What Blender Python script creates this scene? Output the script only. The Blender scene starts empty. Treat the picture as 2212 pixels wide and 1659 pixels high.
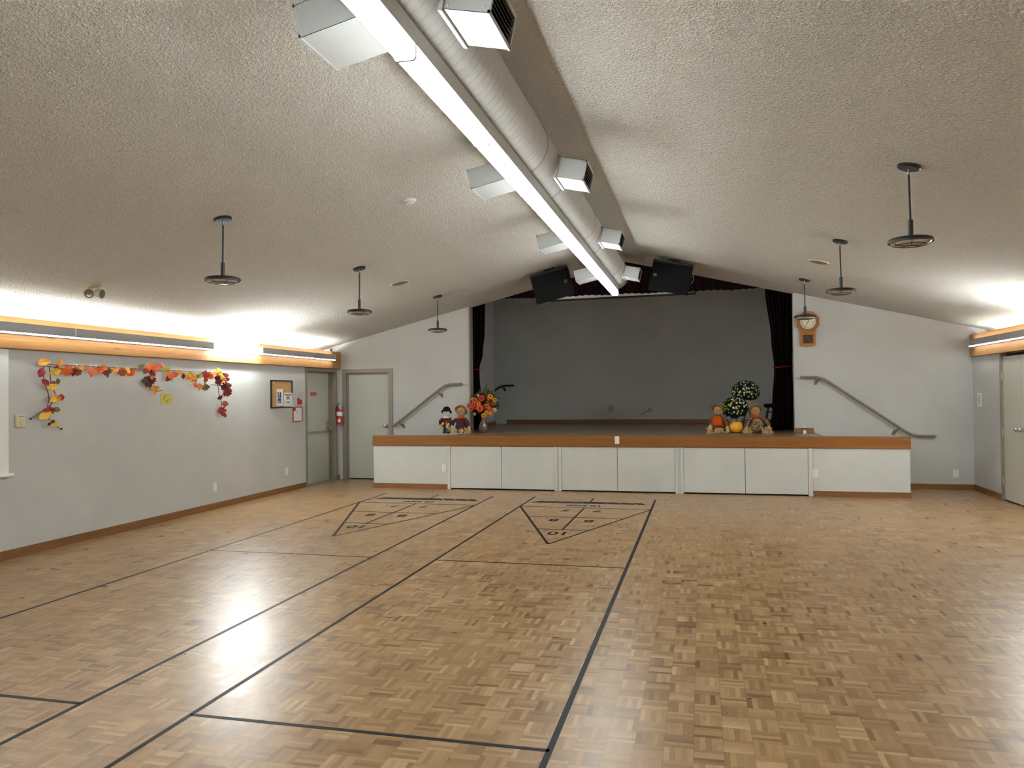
import bpy, bmesh, math, random
from mathutils import Vector, Matrix, Quaternion
R = math.radians
random.seed(7)
S = bpy.context.scene
COL = S.collection
# ------------------------------------------------------------------ camera
EYE = 1.55
yaw, pitch, roll = 0.239789, 0.0124697, -0.0106304
_f = Vector((-math.sin(yaw)*math.cos(pitch), math.cos(yaw)*math.cos(pitch), math.sin(pitch)))
_r = Vector((math.cos(yaw), math.sin(yaw), 0)); _u = _r.cross(_f)
_r2 = _r*math.cos(roll) + _u*math.sin(roll); _u2 = _u*math.cos(roll) - _r*math.sin(roll)
cam = bpy.data.cameras.new('camera'); cam.sensor_width = 36; cam.lens = 36*1670.4/2212
cam.clip_start = 0.05; cam.clip_end = 100
camo = bpy.data.objects.new('camera', cam); COL.objects.link(camo)
camo.matrix_world = Matrix(((_r2.x, _u2.x, -_f.x, 0), (_r2.y, _u2.y, -_f.y, 0), (_r2.z, _u2.z, -_f.z, EYE), (0, 0, 0, 1)))
S.camera = camo
# ------------------------------------------------------------------ world: overcast daylight outside the window
W = bpy.data.worlds.new('daylight'); S.world = W; W.use_nodes = True
W.node_tree.nodes['Background'].inputs[0].default_value = (0.42, 0.72, 1.0, 1)
W.node_tree.nodes['Background'].inputs[1].default_value = 0.34
# ------------------------------------------------------------------ exposure and lamp levels
S.view_settings.view_transform = 'Standard'; S.view_settings.look = 'None'
S.view_settings.exposure = 1.52; S.view_settings.gamma = 1.0; S.view_settings.use_curve_mapping = False
RIDGE_LAMP = 12.0      # emission of the ridge strip lenses
COVE_LAMP = 6.0       # emission of the covered cove strip lenses
BARE_LAMP = 55.0      # the strips that lost their covers
UP_LAMP = 85.0        # tubes lying behind the beams, lighting the ceiling
S.cycles.max_bounces = 10; S.cycles.diffuse_bounces = 6
S.cycles.sample_clamp_indirect = 6.0
S.cycles.use_denoising = True

# ================================================================== helpers
def lin(c):
    c = c/255.0
    return c/12.92 if c <= 0.04045 else ((c+0.055)/1.055)**2.4
def rgb(r, g, b): return (lin(r), lin(g), lin(b), 1)
class N:
    """small node-tree helper"""
    def __init__(s, name):
        s.m = bpy.data.materials.new(name); s.m.use_nodes = True; s.t = s.m.node_tree
        s.b = s.t.nodes['Principled BSDF']
    def n(s, kind, **kw):
        x = s.t.nodes.new(kind)
        for k, v in kw.items(): setattr(x, k, v)
        return x
    def l(s, a, b): s.t.links.new(a, b)
    def v(s, x, val):
        if hasattr(val, 'is_linked') or isinstance(val, bpy.types.NodeSocket): s.l(val, x)
        else: x.default_value = val
    def math(s, op, a, b=None, c=None):
        x = s.n('ShaderNodeMath', operation=op); s.v(x.inputs[0], a)
        if b is not None: s.v(x.inputs[1], b)
        if c is not None: s.v(x.inputs[2], c)
        return x.outputs[0]
    def mix(s, f, a, b, blend='MIX'):
        x = s.n('ShaderNodeMix', data_type='RGBA', blend_type=blend)
        s.v(x.inputs['Factor'], f); s.v(x.inputs[6], a); s.v(x.inputs[7], b); return x.outputs[2]
    def pos(s, scale=(1, 1, 1), rot=(0, 0, 0)):
        g = s.n('ShaderNodeNewGeometry'); m = s.n('ShaderNodeMapping')
        m.inputs['Scale'].default_value = scale; m.inputs['Rotation'].default_value = rot
        s.l(g.outputs['Position'], m.inputs['Vector']); return m.outputs[0]
    def noise(s, vec, scale, detail=3, rough=0.55, dist=0.0):
        x = s.n('ShaderNodeTexNoise'); x.inputs['Scale'].default_value = scale
        x.inputs['Detail'].default_value = detail; x.inputs['Roughness'].default_value = rough
        x.inputs['Distortion'].default_value = dist; s.l(vec, x.inputs['Vector']); return x.outputs['Fac']
    def bump(s, h, strength, dist):
        x = s.n('ShaderNodeBump'); x.inputs['Strength'].default_value = strength
        x.inputs['Distance'].default_value = dist; s.l(h, x.inputs['Height'])
        s.l(x.outputs[0], s.b.inputs['Normal']); return x
    def ramp(s, f, stops):
        x = s.n('ShaderNodeValToRGB'); e = x.color_ramp.elements
        while len(e) < len(stops): e.new(0.5)
        for i, (p, c) in enumerate(stops): e[i].position = p; e[i].color = c
        s.l(f, x.inputs[0]); return x.outputs[0]
def mat(name, c, rough=0.6, metal=0.0, var=0.0, vscale=20, bump=0.0, bscale=200, bdist=0.002, spec=0.5, stretch=(1, 1, 1)):
    k = N(name); k.b.inputs['Roughness'].default_value = rough; k.b.inputs['Metallic'].default_value = metal
    k.b.inputs['Specular IOR Level'].default_value = spec
    col = rgb(*c); p = k.pos(stretch)
    f = k.noise(p, vscale, 3)
    d = tuple(x*(1-var) for x in col[:3])+(1,); h = tuple(min(1, x*(1+var)) for x in col[:3])+(1,)
    k.l(k.ramp(f, [(0.3, d), (0.7, h)]), k.b.inputs['Base Color'])
    if bump: k.bump(k.noise(p, bscale, 3), bump, bdist)
    return k.m
def glow(name, c, strength):
    k = N(name); k.b.inputs['Base Color'].default_value = (0.8, 0.8, 0.8, 1)
    k.b.inputs['Emission Color'].default_value = c; k.b.inputs['Emission Strength'].default_value = strength
    k.b.inputs['Roughness'].default_value = 0.4
    return k.m

class MB:
    def __init__(s): s.bm = bmesh.new(); s.smooth = False
    def face(s, pts):
        vs = [s.bm.verts.new(p) for p in pts]; return s.bm.faces.new(vs)
    def box(s, x0, x1, y0, y1, z0, z1, bev=0.0):
        return s.obox(Vector(((x0+x1)/2, (y0+y1)/2, (z0+z1)/2)), (abs(x1-x0)/2, abs(y1-y0)/2, abs(z1-z0)/2), None, bev)
    def obox(s, c, h, rot=None, bev=0.0):
        M = Matrix.Translation(Vector(c)) @ (rot.to_4x4() if rot else Matrix.Identity(4)) @ Matrix.Diagonal((h[0]*2, h[1]*2, h[2]*2, 1))
        r = bmesh.ops.create_cube(s.bm, size=1.0, matrix=M)
        if bev:
            ed = set()
            for v in r['verts']: ed.update(v.link_edges)
            bmesh.ops.bevel(s.bm, geom=list(ed), offset=bev, segments=2, profile=0.6, affect='EDGES')
        return s
    def prism(s, pts, d):
        """closed outline extruded along vector d"""
        d = Vector(d); a = [s.bm.verts.new(Vector(p)) for p in pts]; b = [s.bm.verts.new(Vector(p)+d) for p in pts]
        n = len(a); s.bm.faces.new(a[::-1]); s.bm.faces.new(b)
        for i in range(n): s.bm.faces.new((a[i], a[(i+1) % n], b[(i+1) % n], b[i]))
        return s
    def cyl(s, p0, p1, r0, r1=None, n=16):
        r1 = r0 if r1 is None else r1
        return s.lathe([(0, r0), (1, r1)], p0, Vector(p1)-Vector(p0), n, unit=True)
    def lathe(s, prof, origin, axis, n=24, unit=False, cap=True, sx=1.0):
        """prof: (t along axis, radius)"""
        o = Vector(origin); ax = Vector(axis); L = ax.length; ax.normalize()
        u = ax.orthogonal().normalized(); 
        if abs(ax.z) > 0.99: u = Vector((1, 0, 0))
        w = ax.cross(u); rings = []
        for t, r in prof:
            c = o + ax*(t*L if unit else t)
            if r <= 1e-6: rings.append([s.bm.verts.new(c)])
            else: rings.append([s.bm.verts.new(c+(u*math.cos(2*math.pi*i/n)*sx+w*math.sin(2*math.pi*i/n))*r) for i in range(n)])
        for a, b in zip(rings, rings[1:]):
            for i in range(n):
                j = (i+1) % n
                if len(a) == 1 and len(b) == 1: continue
                if len(a) == 1: s.bm.faces.new((a[0], b[j], b[i]))
                elif len(b) == 1: s.bm.faces.new((a[i], a[j], b[0]))
                else: s.bm.faces.new((a[i], a[j], b[j], b[i]))
        if cap:
            if len(rings[0]) > 1: s.bm.faces.new(rings[0][::-1])
            if len(rings[-1]) > 1: s.bm.faces.new(rings[-1])
        return s
    def tube(s, pts, r, n=8):
        pts = [Vector(p) for p in pts]; m = len(pts)
        rr = r if isinstance(r, (list, tuple)) else [r]*m
        rings = []; u = None
        for i, p in enumerate(pts):
            t = (pts[min(i+1, m-1)]-pts[max(i-1, 0)]).normalized()
            if u is None: u = t.orthogonal().normalized()
            else:
                u = u - t*u.dot(t)
                u = u.normalized() if u.length > 1e-6 else t.orthogonal().normalized()
            w = t.cross(u)
            rings.append([s.bm.verts.new(p+(u*math.cos(2*math.pi*k/n)+w*math.sin(2*math.pi*k/n))*rr[i]) for k in range(n)])
        for a, b in zip(rings, rings[1:]):
            for i in range(n):
                j = (i+1) % n; s.bm.faces.new((a[i], a[j], b[j], b[i]))
        s.bm.faces.new(rings[0][::-1]); s.bm.faces.new(rings[-1]); return s
    def ball(s, c, r, seg=20, rings=12, fn=None):
        rx, ry, rz = r if isinstance(r, (tuple, list)) else (r, r, r)
        res = bmesh.ops.create_uvsphere(s.bm, u_segments=seg, v_segments=rings, radius=1.0)
        for v in res['verts']:
            p = v.co.copy()
            if fn: p = fn(p)
            v.co = Vector((c[0]+p.x*rx, c[1]+p.y*ry, c[2]+p.z*rz))
        return s
    def torus(s, c, axis, R0, r, n=32, m=8):
        ax = Vector(axis).normalized(); u = ax.orthogonal().normalized(); w = ax.cross(u); c = Vector(c); rings = []
        for i in range(n):
            a = 2*math.pi*i/n; d = u*math.cos(a)+w*math.sin(a)
            rings.append([s.bm.verts.new(c+d*(R0+r*math.cos(2*math.pi*k/m))+ax*(r*math.sin(2*math.pi*k/m))) for k in range(m)])
        for i in range(n):
            a, b = rings[i], rings[(i+1) % n]
            for k in range(m):
                j = (k+1) % m; s.bm.faces.new((a[k], a[j], b[j], b[k]))
        return s
    def text(s, body, size, M, depth=0.0006, font_align='CENTER', bold=0.0):
        cu = bpy.data.curves.new('t', 'FONT'); cu.body = body; cu.size = size; cu.align_x = font_align; cu.align_y = 'CENTER'
        cu.extrude = depth; cu.offset = bold; cu.resolution_u = 3
        o = bpy.data.objects.new('t', cu); COL.objects.link(o)
        bpy.context.view_layer.update()
        dg = bpy.context.evaluated_depsgraph_get(); me = bpy.data.meshes.new_from_object(o.evaluated_get(dg))
        me.transform(M); s.bm.from_mesh(me)
        bpy.data.objects.remove(o); bpy.data.curves.remove(cu); bpy.data.meshes.remove(me); return s
    def strand(s, pts, w, nrm):
        """flat narrow ribbon with a little body, for straw and petals"""
        pts = [Vector(p) for p in pts]; nrm = Vector(nrm)
        m = len(pts); L = []; Rr = []; T = []
        for i, p in enumerate(pts):
            t = (pts[min(i+1, m-1)]-pts[max(i-1, 0)]); sd = t.cross(nrm)
            sd = sd.normalized() if sd.length > 1e-7 else Vector((1, 0, 0))
            k = w*(1.0 if 0 < i < m-1 else 0.5)
            L.append(s.bm.verts.new(p-sd*k)); Rr.append(s.bm.verts.new(p+sd*k)); T.append(s.bm.verts.new(p+nrm.normalized()*w*0.5))
        for i in range(m-1):
            s.bm.faces.new((L[i], L[i+1], T[i+1], T[i])); s.bm.faces.new((T[i], T[i+1], Rr[i+1], Rr[i])); s.bm.faces.new((Rr[i], Rr[i+1], L[i+1], L[i]))
        return s
    def mesh(s, name, m, off=Vector((0, 0, 0)), smooth=False):
        bmesh.ops.recalc_face_normals(s.bm, faces=s.bm.faces)
        me = bpy.data.meshes.new(name)
        if off.length: bmesh.ops.translate(s.bm, verts=s.bm.verts, vec=-off)
        s.bm.to_mesh(me); s.bm.free()
        if m: me.materials.append(m)
        if smooth:
            for p in me.polygons: p.use_smooth = True
            try: me.set_sharp_from_angle(angle=R(40))
            except Exception: pass
        return me
def origin(o):
    v = Vector((0, 0, 0))
    while o: v = v + o.location; o = o.parent
    return v
def props(o, label=None, cat=None, group=None, kind=None):
    if label: o['label'] = label
    if cat: o['category'] = cat
    if group: o['group'] = group
    if kind: o['kind'] = kind
    return o
def thing(name, label, cat, loc=(0, 0, 0), group=None, kind=None):
    o = bpy.data.objects.new(name, None); COL.objects.link(o); o.location = loc; o.empty_display_size = 0.05
    return props(o, label, cat, group, kind)
def part(name, mb, m, parent, smooth=False, label=None, local=False, kind=None):
    """child mesh; shapes are given in world coordinates unless local"""
    o = bpy.data.objects.new(name, mb.mesh(name, m, Vector((0, 0, 0)) if local else origin(parent), smooth))
    COL.objects.link(o); o.parent = parent
    return props(o, label, kind=kind)
def solo(name, mb, m, label=None, cat=None, group=None, kind=None, smooth=False):
    """a thing that is one mesh, its origin at the middle of its base"""
    xs = [v.co for v in mb.bm.verts]
    c = Vector(((min(v.x for v in xs)+max(v.x for v in xs))/2, (min(v.y for v in xs)+max(v.y for v in xs))/2, min(v.z for v in xs)))
    o = bpy.data.objects.new(name, mb.mesh(name, m, c, smooth)); COL.objects.link(o); o.location = c
    return props(o, label, cat, group, kind)
def struct(name, mb, m, label=None, cat=None, smooth=False): return solo(name, mb, m, label, cat, kind='structure', smooth=smooth)
def dup(o, parent=None):
    c = o.copy(); COL.objects.link(c)
    if parent: c.parent = parent
    for ch in list(o.children): dup(ch, c)
    return c

# ================================================================== materials
def m_ceiling():
    k = N('popcorn_plaster'); k.b.inputs['Roughness'].default_value = 0.95; k.b.inputs['Specular IOR Level'].default_value = 0.1
    p = k.pos()
    a = k.noise(p, 60, 2, 0.6, 0.6); b = k.noise(p, 24, 2, 0.5)
    h = k.math('ADD', k.ramp(a, [(0.38, (0, 0, 0, 1)), (0.68, (1, 1, 1, 1))]), k.math('MULTIPLY', b, 0.6))
    k.bump(h, 1.0, 0.021)
    k.l(k.ramp(a, [(0.3, rgb(228, 221, 210)), (0.7, rgb(246, 241, 232))]), k.b.inputs['Base Color'])
    return k.m
def m_wall(name, c, bump=0.25):
    k = N(name); k.b.inputs['Roughness'].default_value = 0.75; k.b.inputs['Specular IOR Level'].default_value = 0.25
    p = k.pos(); a = k.noise(p, 90, 3); b = k.noise(p, 1.3, 3)
    d = rgb(*[x-4 for x in c]); h = rgb(*[x+3 for x in c])
    k.l(k.ramp(b, [(0.35, d), (0.65, h)]), k.b.inputs['Base Color']); k.bump(a, bump, 0.004); return k.m
def m_parquet():
    k = N('oak_mosaic_parquet'); T = 0.1265; F = 5.0
    g = k.n('ShaderNodeNewGeometry'); sx = k.n('ShaderNodeSeparateXYZ'); k.l(g.outputs['Position'], sx.inputs[0])
    X = k.math('DIVIDE', k.math('ADD', sx.outputs[0], 50.02), T); Y = k.math('DIVIDE', k.math('ADD', sx.outputs[1], 50.05), T)
    ix = k.math('FLOOR', X); iy = k.math('FLOOR', Y); fx = k.math('SUBTRACT', X, ix); fy = k.math('SUBTRACT', Y, iy)
    par = k.math('MODULO', k.math('ADD', ix, iy), 2.0)
    mixf = lambda a, b: k.math('ADD', k.math('MULTIPLY', a, k.math('SUBTRACT', 1.0, par)), k.math('MULTIPLY', b, par))
    across = mixf(fx, fy); along = mixf(fy, fx)
    af = k.math('MULTIPLY', across, F); ai = k.math('FLOOR', af); ff = k.math('SUBTRACT', af, ai)
    cv = k.n('ShaderNodeCombineXYZ'); k.l(ix, cv.inputs[0]); k.l(iy, cv.inputs[1]); k.l(ai, cv.inputs[2])
    wn = k.n('ShaderNodeTexWhiteNoise', noise_dimensions='3D'); k.l(cv.outputs[0], wn.inputs['Vector'])
    cv2 = k.n('ShaderNodeCombineXYZ'); k.l(ix, cv2.inputs[0]); k.l(iy, cv2.inputs[1])
    wt = k.n('ShaderNodeTexWhiteNoise', noise_dimensions='3D'); k.l(cv2.outputs[0], wt.inputs['Vector'])
    val = k.math('ADD', k.math('MULTIPLY', wn.outputs['Value'], 0.78), k.math('MULTIPLY', wt.outputs['Value'], 0.22))
    base = k.ramp(val, [(0.0, rgb(108, 76, 46)), (0.14, rgb(136, 104, 68)), (0.5, rgb(156, 123, 83)), (0.82, rgb(168, 137, 97)), (1.0, rgb(186, 158, 118))])
    # grain running along each finger
    gv = k.n('ShaderNodeCombineXYZ'); k.l(k.math('MULTIPLY', along, 2.2), gv.inputs[0]); k.l(k.math('MULTIPLY', across, 34.0), gv.inputs[1])
    k.l(k.math('MULTIPLY', wn.outputs['Value'], 91.0), gv.inputs[2])
    gr = k.n('ShaderNodeTexNoise'); gr.inputs['Scale'].default_value = 1.0; gr.inputs['Detail'].default_value = 3; k.l(gv.outputs[0], gr.inputs['Vector'])
    base = k.mix(0.55, base, k.ramp(gr.outputs['Fac'], [(0.3, (0.72, 0.66, 0.6, 1)), (0.6, (1.1, 1.1, 1.1, 1))]), 'MULTIPLY')
    big = k.noise(k.pos(), 0.5, 2); base = k.mix(0.35, base, k.ramp(big, [(0.3, (0.86, 0.84, 0.82, 1)), (0.7, (1.06, 1.05, 1.03, 1))]), 'MULTIPLY')
    # joints: fine between fingers, wider between squares
    e1 = k.math('MINIMUM', ff, k.math('SUBTRACT', 1.0, ff))
    e2 = k.math('MINIMUM', k.math('MINIMUM', fx, k.math('SUBTRACT', 1.0, fx)), k.math('MINIMUM', fy, k.math('SUBTRACT', 1.0, fy)))
    j1 = k.math('LESS_THAN', e1, 0.018); j2 = k.math('LESS_THAN', e2, 0.007)
    base = k.mix(k.math('MULTIPLY', j1, 0.22), base, rgb(70, 48, 30)); base = k.mix(k.math('MULTIPLY', j2, 0.45), base, rgb(60, 42, 26))
    k.l(base, k.b.inputs['Base Color'])
    rr = k.noise(k.pos(), 3.0, 3)
    k.l(k.math('ADD', k.math('MULTIPLY', rr, 0.12), k.math('ADD', k.math('MULTIPLY', wn.outputs['Value'], 0.05), 0.23)), k.b.inputs['Roughness'])
    k.b.inputs['Specular IOR Level'].default_value = 0.6
    h = k.math('ADD', k.math('MULTIPLY', k.noise(k.pos(), 7, 2), 1.0), k.math('MULTIPLY', wn.outputs['Value'], 0.12))
    k.bump(h, 0.35, 0.0035)
    return k.m
def m_wood(name, light, dark, axis='Y', rough=0.5, scale=1.0, board=None):
    """long-grained wood, the grain along axis; board = (height, offset) draws board joints in Z"""
    k = N(name); k.b.inputs['Roughness'].default_value = rough
    st = {'X': (0.5, 9, 9), 'Y': (9, 0.5, 9), 'Z': (9, 9, 0.5)}[axis]
    p = k.pos(tuple(x*scale for x in st)); a = k.noise(p, 1.6, 4, 0.6, 1.2); b = k.noise(p, 7.0, 3, 0.6)
    f = k.math('ADD', k.math('MULTIPLY', a, 0.7), k.math('MULTIPLY', b, 0.3))
    c = k.ramp(f, [(0.32, rgb(*dark)), (0.5, rgb(*[(x+y)//2 for x, y in zip(light, dark)])), (0.68, rgb(*light))])
    if board:
        g = k.n('ShaderNodeNewGeometry'); sx = k.n('ShaderNodeSeparateXYZ'); k.l(g.outputs['Position'], sx.inputs[0])
        z = k.math('DIVIDE', k.math('SUBTRACT', sx.outputs[2], board[1]), board[0]); fz = k.math('FRACT', z)
        c = k.mix(k.math('MULTIPLY', k.math('LESS_THAN', fz, 0.035), 0.55), c, rgb(90, 56, 24))
        kn = k.n('ShaderNodeTexVoronoi'); kn.inputs['Scale'].default_value = 1.0
        k.l(k.pos((1, 1.6, 9)), kn.inputs['Vector'])
        c = k.mix(k.math('MULTIPLY', k.math('LESS_THAN', kn.outputs['Distance'], 0.10), 0.5), c, rgb(96, 58, 26))
    k.l(c, k.b.inputs['Base Color']); k.bump(b, 0.12, 0.002); return k.m
def m_duct():
    k = N('spiral_duct_paint'); k.b.inputs['Roughness'].default_value = 0.38; k.b.inputs['Metallic'].default_value = 0.0
    g = k.n('ShaderNodeNewGeometry'); sx = k.n('ShaderNodeSeparateXYZ'); k.l(g.outputs['Position'], sx.inputs[0])
    ang = k.math('ARCTAN2', k.math('SUBTRACT', sx.outputs[2], DZ), k.math('SUBTRACT', sx.outputs[0], DX))
    ph = k.math('FRACT', k.math('SUBTRACT', k.math('DIVIDE', sx.outputs[1], 0.08), k.math('DIVIDE', ang, 2*math.pi)))
    rib = k.ramp(ph, [(0.0, (0, 0, 0, 1)), (0.05, (1, 1, 1, 1)), (0.12, (1, 1, 1, 1)), (0.17, (0, 0, 0, 1))])
    ph2 = k.math('FRACT', k.math('MULTIPLY', k.math('SUBTRACT', k.math('DIVIDE', sx.outputs[1], 0.08), k.math('DIVIDE', ang, 2*math.pi)), 4.0))
    fine = k.ramp(ph2, [(0.0, (0, 0, 0, 1)), (0.5, (1, 1, 1, 1)), (1.0, (0, 0, 0, 1))])
    k.bump(k.math('ADD', rib, k.math('MULTIPLY', fine, 0.35)), 0.9, 0.006)
    k.l(k.ramp(k.noise(k.pos(), 6, 3), [(0.3, rgb(166, 164, 160)), (0.7, rgb(178, 176, 172))]), k.b.inputs['Base Color']); return k.m
def m_fabric(name, c, var=0.25, rough=0.95, scale=60):
    k = N(name); k.b.inputs['Roughness'].default_value = rough; k.b.inputs['Specular IOR Level'].default_value = 0.15
    p = k.pos(); f = k.noise(p, scale, 3); col = rgb(*c)
    k.l(k.ramp(f, [(0.3, tuple(x*(1-var) for x in col[:3])+(1,)), (0.7, tuple(min(1, x*(1+var)) for x in col[:3])+(1,))]), k.b.inputs['Base Color'])
    k.bump(k.noise(p, 400, 2), 0.3, 0.001); return k.m
def m_print(name, cols, scale):
    """cloth printed with small patches of the given colours"""
    k = N(name); k.b.inputs['Roughness'].default_value = 0.95
    v = k.n('ShaderNodeTexVoronoi'); v.inputs['Scale'].default_value = scale; k.l(k.pos(), v.inputs['Vector'])
    s = k.n('ShaderNodeSeparateColor'); k.l(v.outputs['Color'], s.inputs[0])
    x = k.n('ShaderNodeValToRGB'); x.color_ramp.interpolation = 'CONSTANT'; e = x.color_ramp.elements
    while len(e) < len(cols): e.new(0.5)
    for i, c in enumerate(cols): e[i].position = i/len(cols); e[i].color = rgb(*c)
    k.l(s.outputs[0], x.inputs[0]); k.l(x.outputs[0], k.b.inputs['Base Color']); return k.m
def m_glass(name, c=(1, 1, 1), rough=0.02, alpha=0.25):
    k = N(name); k.b.inputs['Base Color'].default_value = (*c, 1); k.b.inputs['Roughness'].default_value = rough
    k.b.inputs['Transmission Weight'].default_value = 1.0; k.b.inputs['IOR'].default_value = 1.45; return k.m
DX, DZ, DR = -1.293, 3.385, 0.225           # ridge duct axis and radius
M = {}
M['ceiling'] = m_ceiling()
M['wall'] = m_wall('painted_wall', (188, 187, 184))
M['panel'] = m_wall('painted_panel', (198, 199, 194), 0.12)
M['floor'] = m_parquet()
M['beam'] = m_wood('fir_beam', (184, 134, 76), (148, 98, 48), 'Y', 0.5, 1.0, (0.107, 2.04))
M['fascia'] = m_wood('oak_fascia', (144, 91, 34), (114, 69, 20), 'X', 0.45)
M['base'] = m_wood('oak_baseboard', (140, 96, 52), (112, 74, 38), 'X', 0.5)
M['basey'] = m_wood('oak_baseboard_long', (140, 96, 52), (112, 74, 38), 'Y', 0.5)
M['deck'] = m_wood('stage_deck', (142, 116, 90), (116, 94, 72), 'X', 0.3)
M['doorpaint'] = mat('grey_green_door_paint', (182, 185, 174), 0.5, var=0.03, vscale=2, bump=0.1, bscale=60)
M['frame'] = mat('taupe_frame_paint', (134, 126, 112), 0.45, var=0.03)
M['rdoor'] = mat('cream_door_paint', (188, 186, 174), 0.5, var=0.03, vscale=2)
M['white'] = mat('white_plastic', (226, 226, 222), 0.45, var=0.02)
M['whitemetal'] = mat('white_enamel', (224, 222, 216), 0.4, var=0.02, vscale=5)
M['ivory'] = mat('ivory_plastic', (206, 198, 160), 0.5, var=0.03)
M['ventmetal'] = mat('vent_enamel', (164, 164, 162), 0.4, var=0.02, vscale=5)
M['greymetal'] = mat('grey_sheet_metal', (150, 150, 150), 0.4, 0.0, var=0.04, vscale=3)
M['chrome'] = mat('chrome', (200, 200, 200), 0.15, 1.0, var=0.02)
M['alu'] = mat('brushed_aluminium', (176, 172, 164), 0.32, 0.8, var=0.05)
M['black'] = mat('black_metal', (24, 24, 26), 0.45, var=0.1)
M['blackmatte'] = mat('black_matte', (8, 8, 9), 0.8, spec=0.2, var=0.2, bump=0.3, bscale=900, bdist=0.001)
M['dark'] = mat('painted_void_shade', (16, 15, 14), 0.9, var=0.1)  # near-black colour paints in the shade of gaps and recesses
M['rail'] = mat('taupe_rail_paint', (118, 106, 94), 0.4, var=0.04)
M['lens_off'] = mat('frosted_lens', (196, 190, 178), 0.35, var=0.03)
M['ridge_glow'] = glow('ridge_lens_lit', (0.92, 1.0, 0.995, 1), RIDGE_LAMP)
M['ridge_side'] = glow('ridge_lens_side_lit', (0.92, 1.0, 0.995, 1), RIDGE_LAMP*1.12)
M['cove_glow'] = glow('cove_lens_lit', (0.90, 0.985, 1.0, 1), COVE_LAMP)
M['bare_glow'] = glow('bare_lens_lit', (0.90, 0.985, 1.0, 1), BARE_LAMP)
M['up_glow'] = glow('uplight_tube_lit', (0.90, 0.985, 1.0, 1), UP_LAMP)
M['line'] = mat('navy_court_paint', (24, 22, 28), 0.5, var=0.12, vscale=9, spec=0.22)
M['duct'] = m_duct()
M['seam'] = mat('duct_joint', (120, 116, 110), 0.5, var=0.05)
M['curtain'] = m_fabric('burgundy_velvet', (27, 7, 10), 0.3, 0.9, 30)
M['cord'] = m_fabric('red_tieback', (120, 24, 28), 0.1)
M['burlap'] = m_fabric('burlap_skin', (168, 134, 96), 0.15, 0.95, 200)
M['straw'] = m_fabric('raffia_straw', (214, 188, 138), 0.22, 0.9, 90)
M['hat'] = m_fabric('woven_straw_hat', (152, 120, 76), 0.25, 0.9, 160)
M['orange'] = m_fabric('orange_felt', (178, 76, 24), 0.15)
M['leafgreen'] = m_fabric('dark_foliage', (30, 44, 24), 0.4, 0.7, 60)
M['stem'] = m_fabric('brown_stem', (92, 76, 56), 0.2)
M['red'] = mat('red_enamel', (176, 26, 22), 0.35, var=0.05)
M['paper'] = mat('white_paper', (226, 226, 224), 0.8, var=0.02)
M['ink'] = mat('black_ink', (30, 30, 32), 0.8, var=0.05)
M['cork'] = mat('cork', (190, 150, 96), 0.9, var=0.14, vscale=60, bump=0.3, bscale=300)
M['glass'] = m_glass('window_glass')
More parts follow.
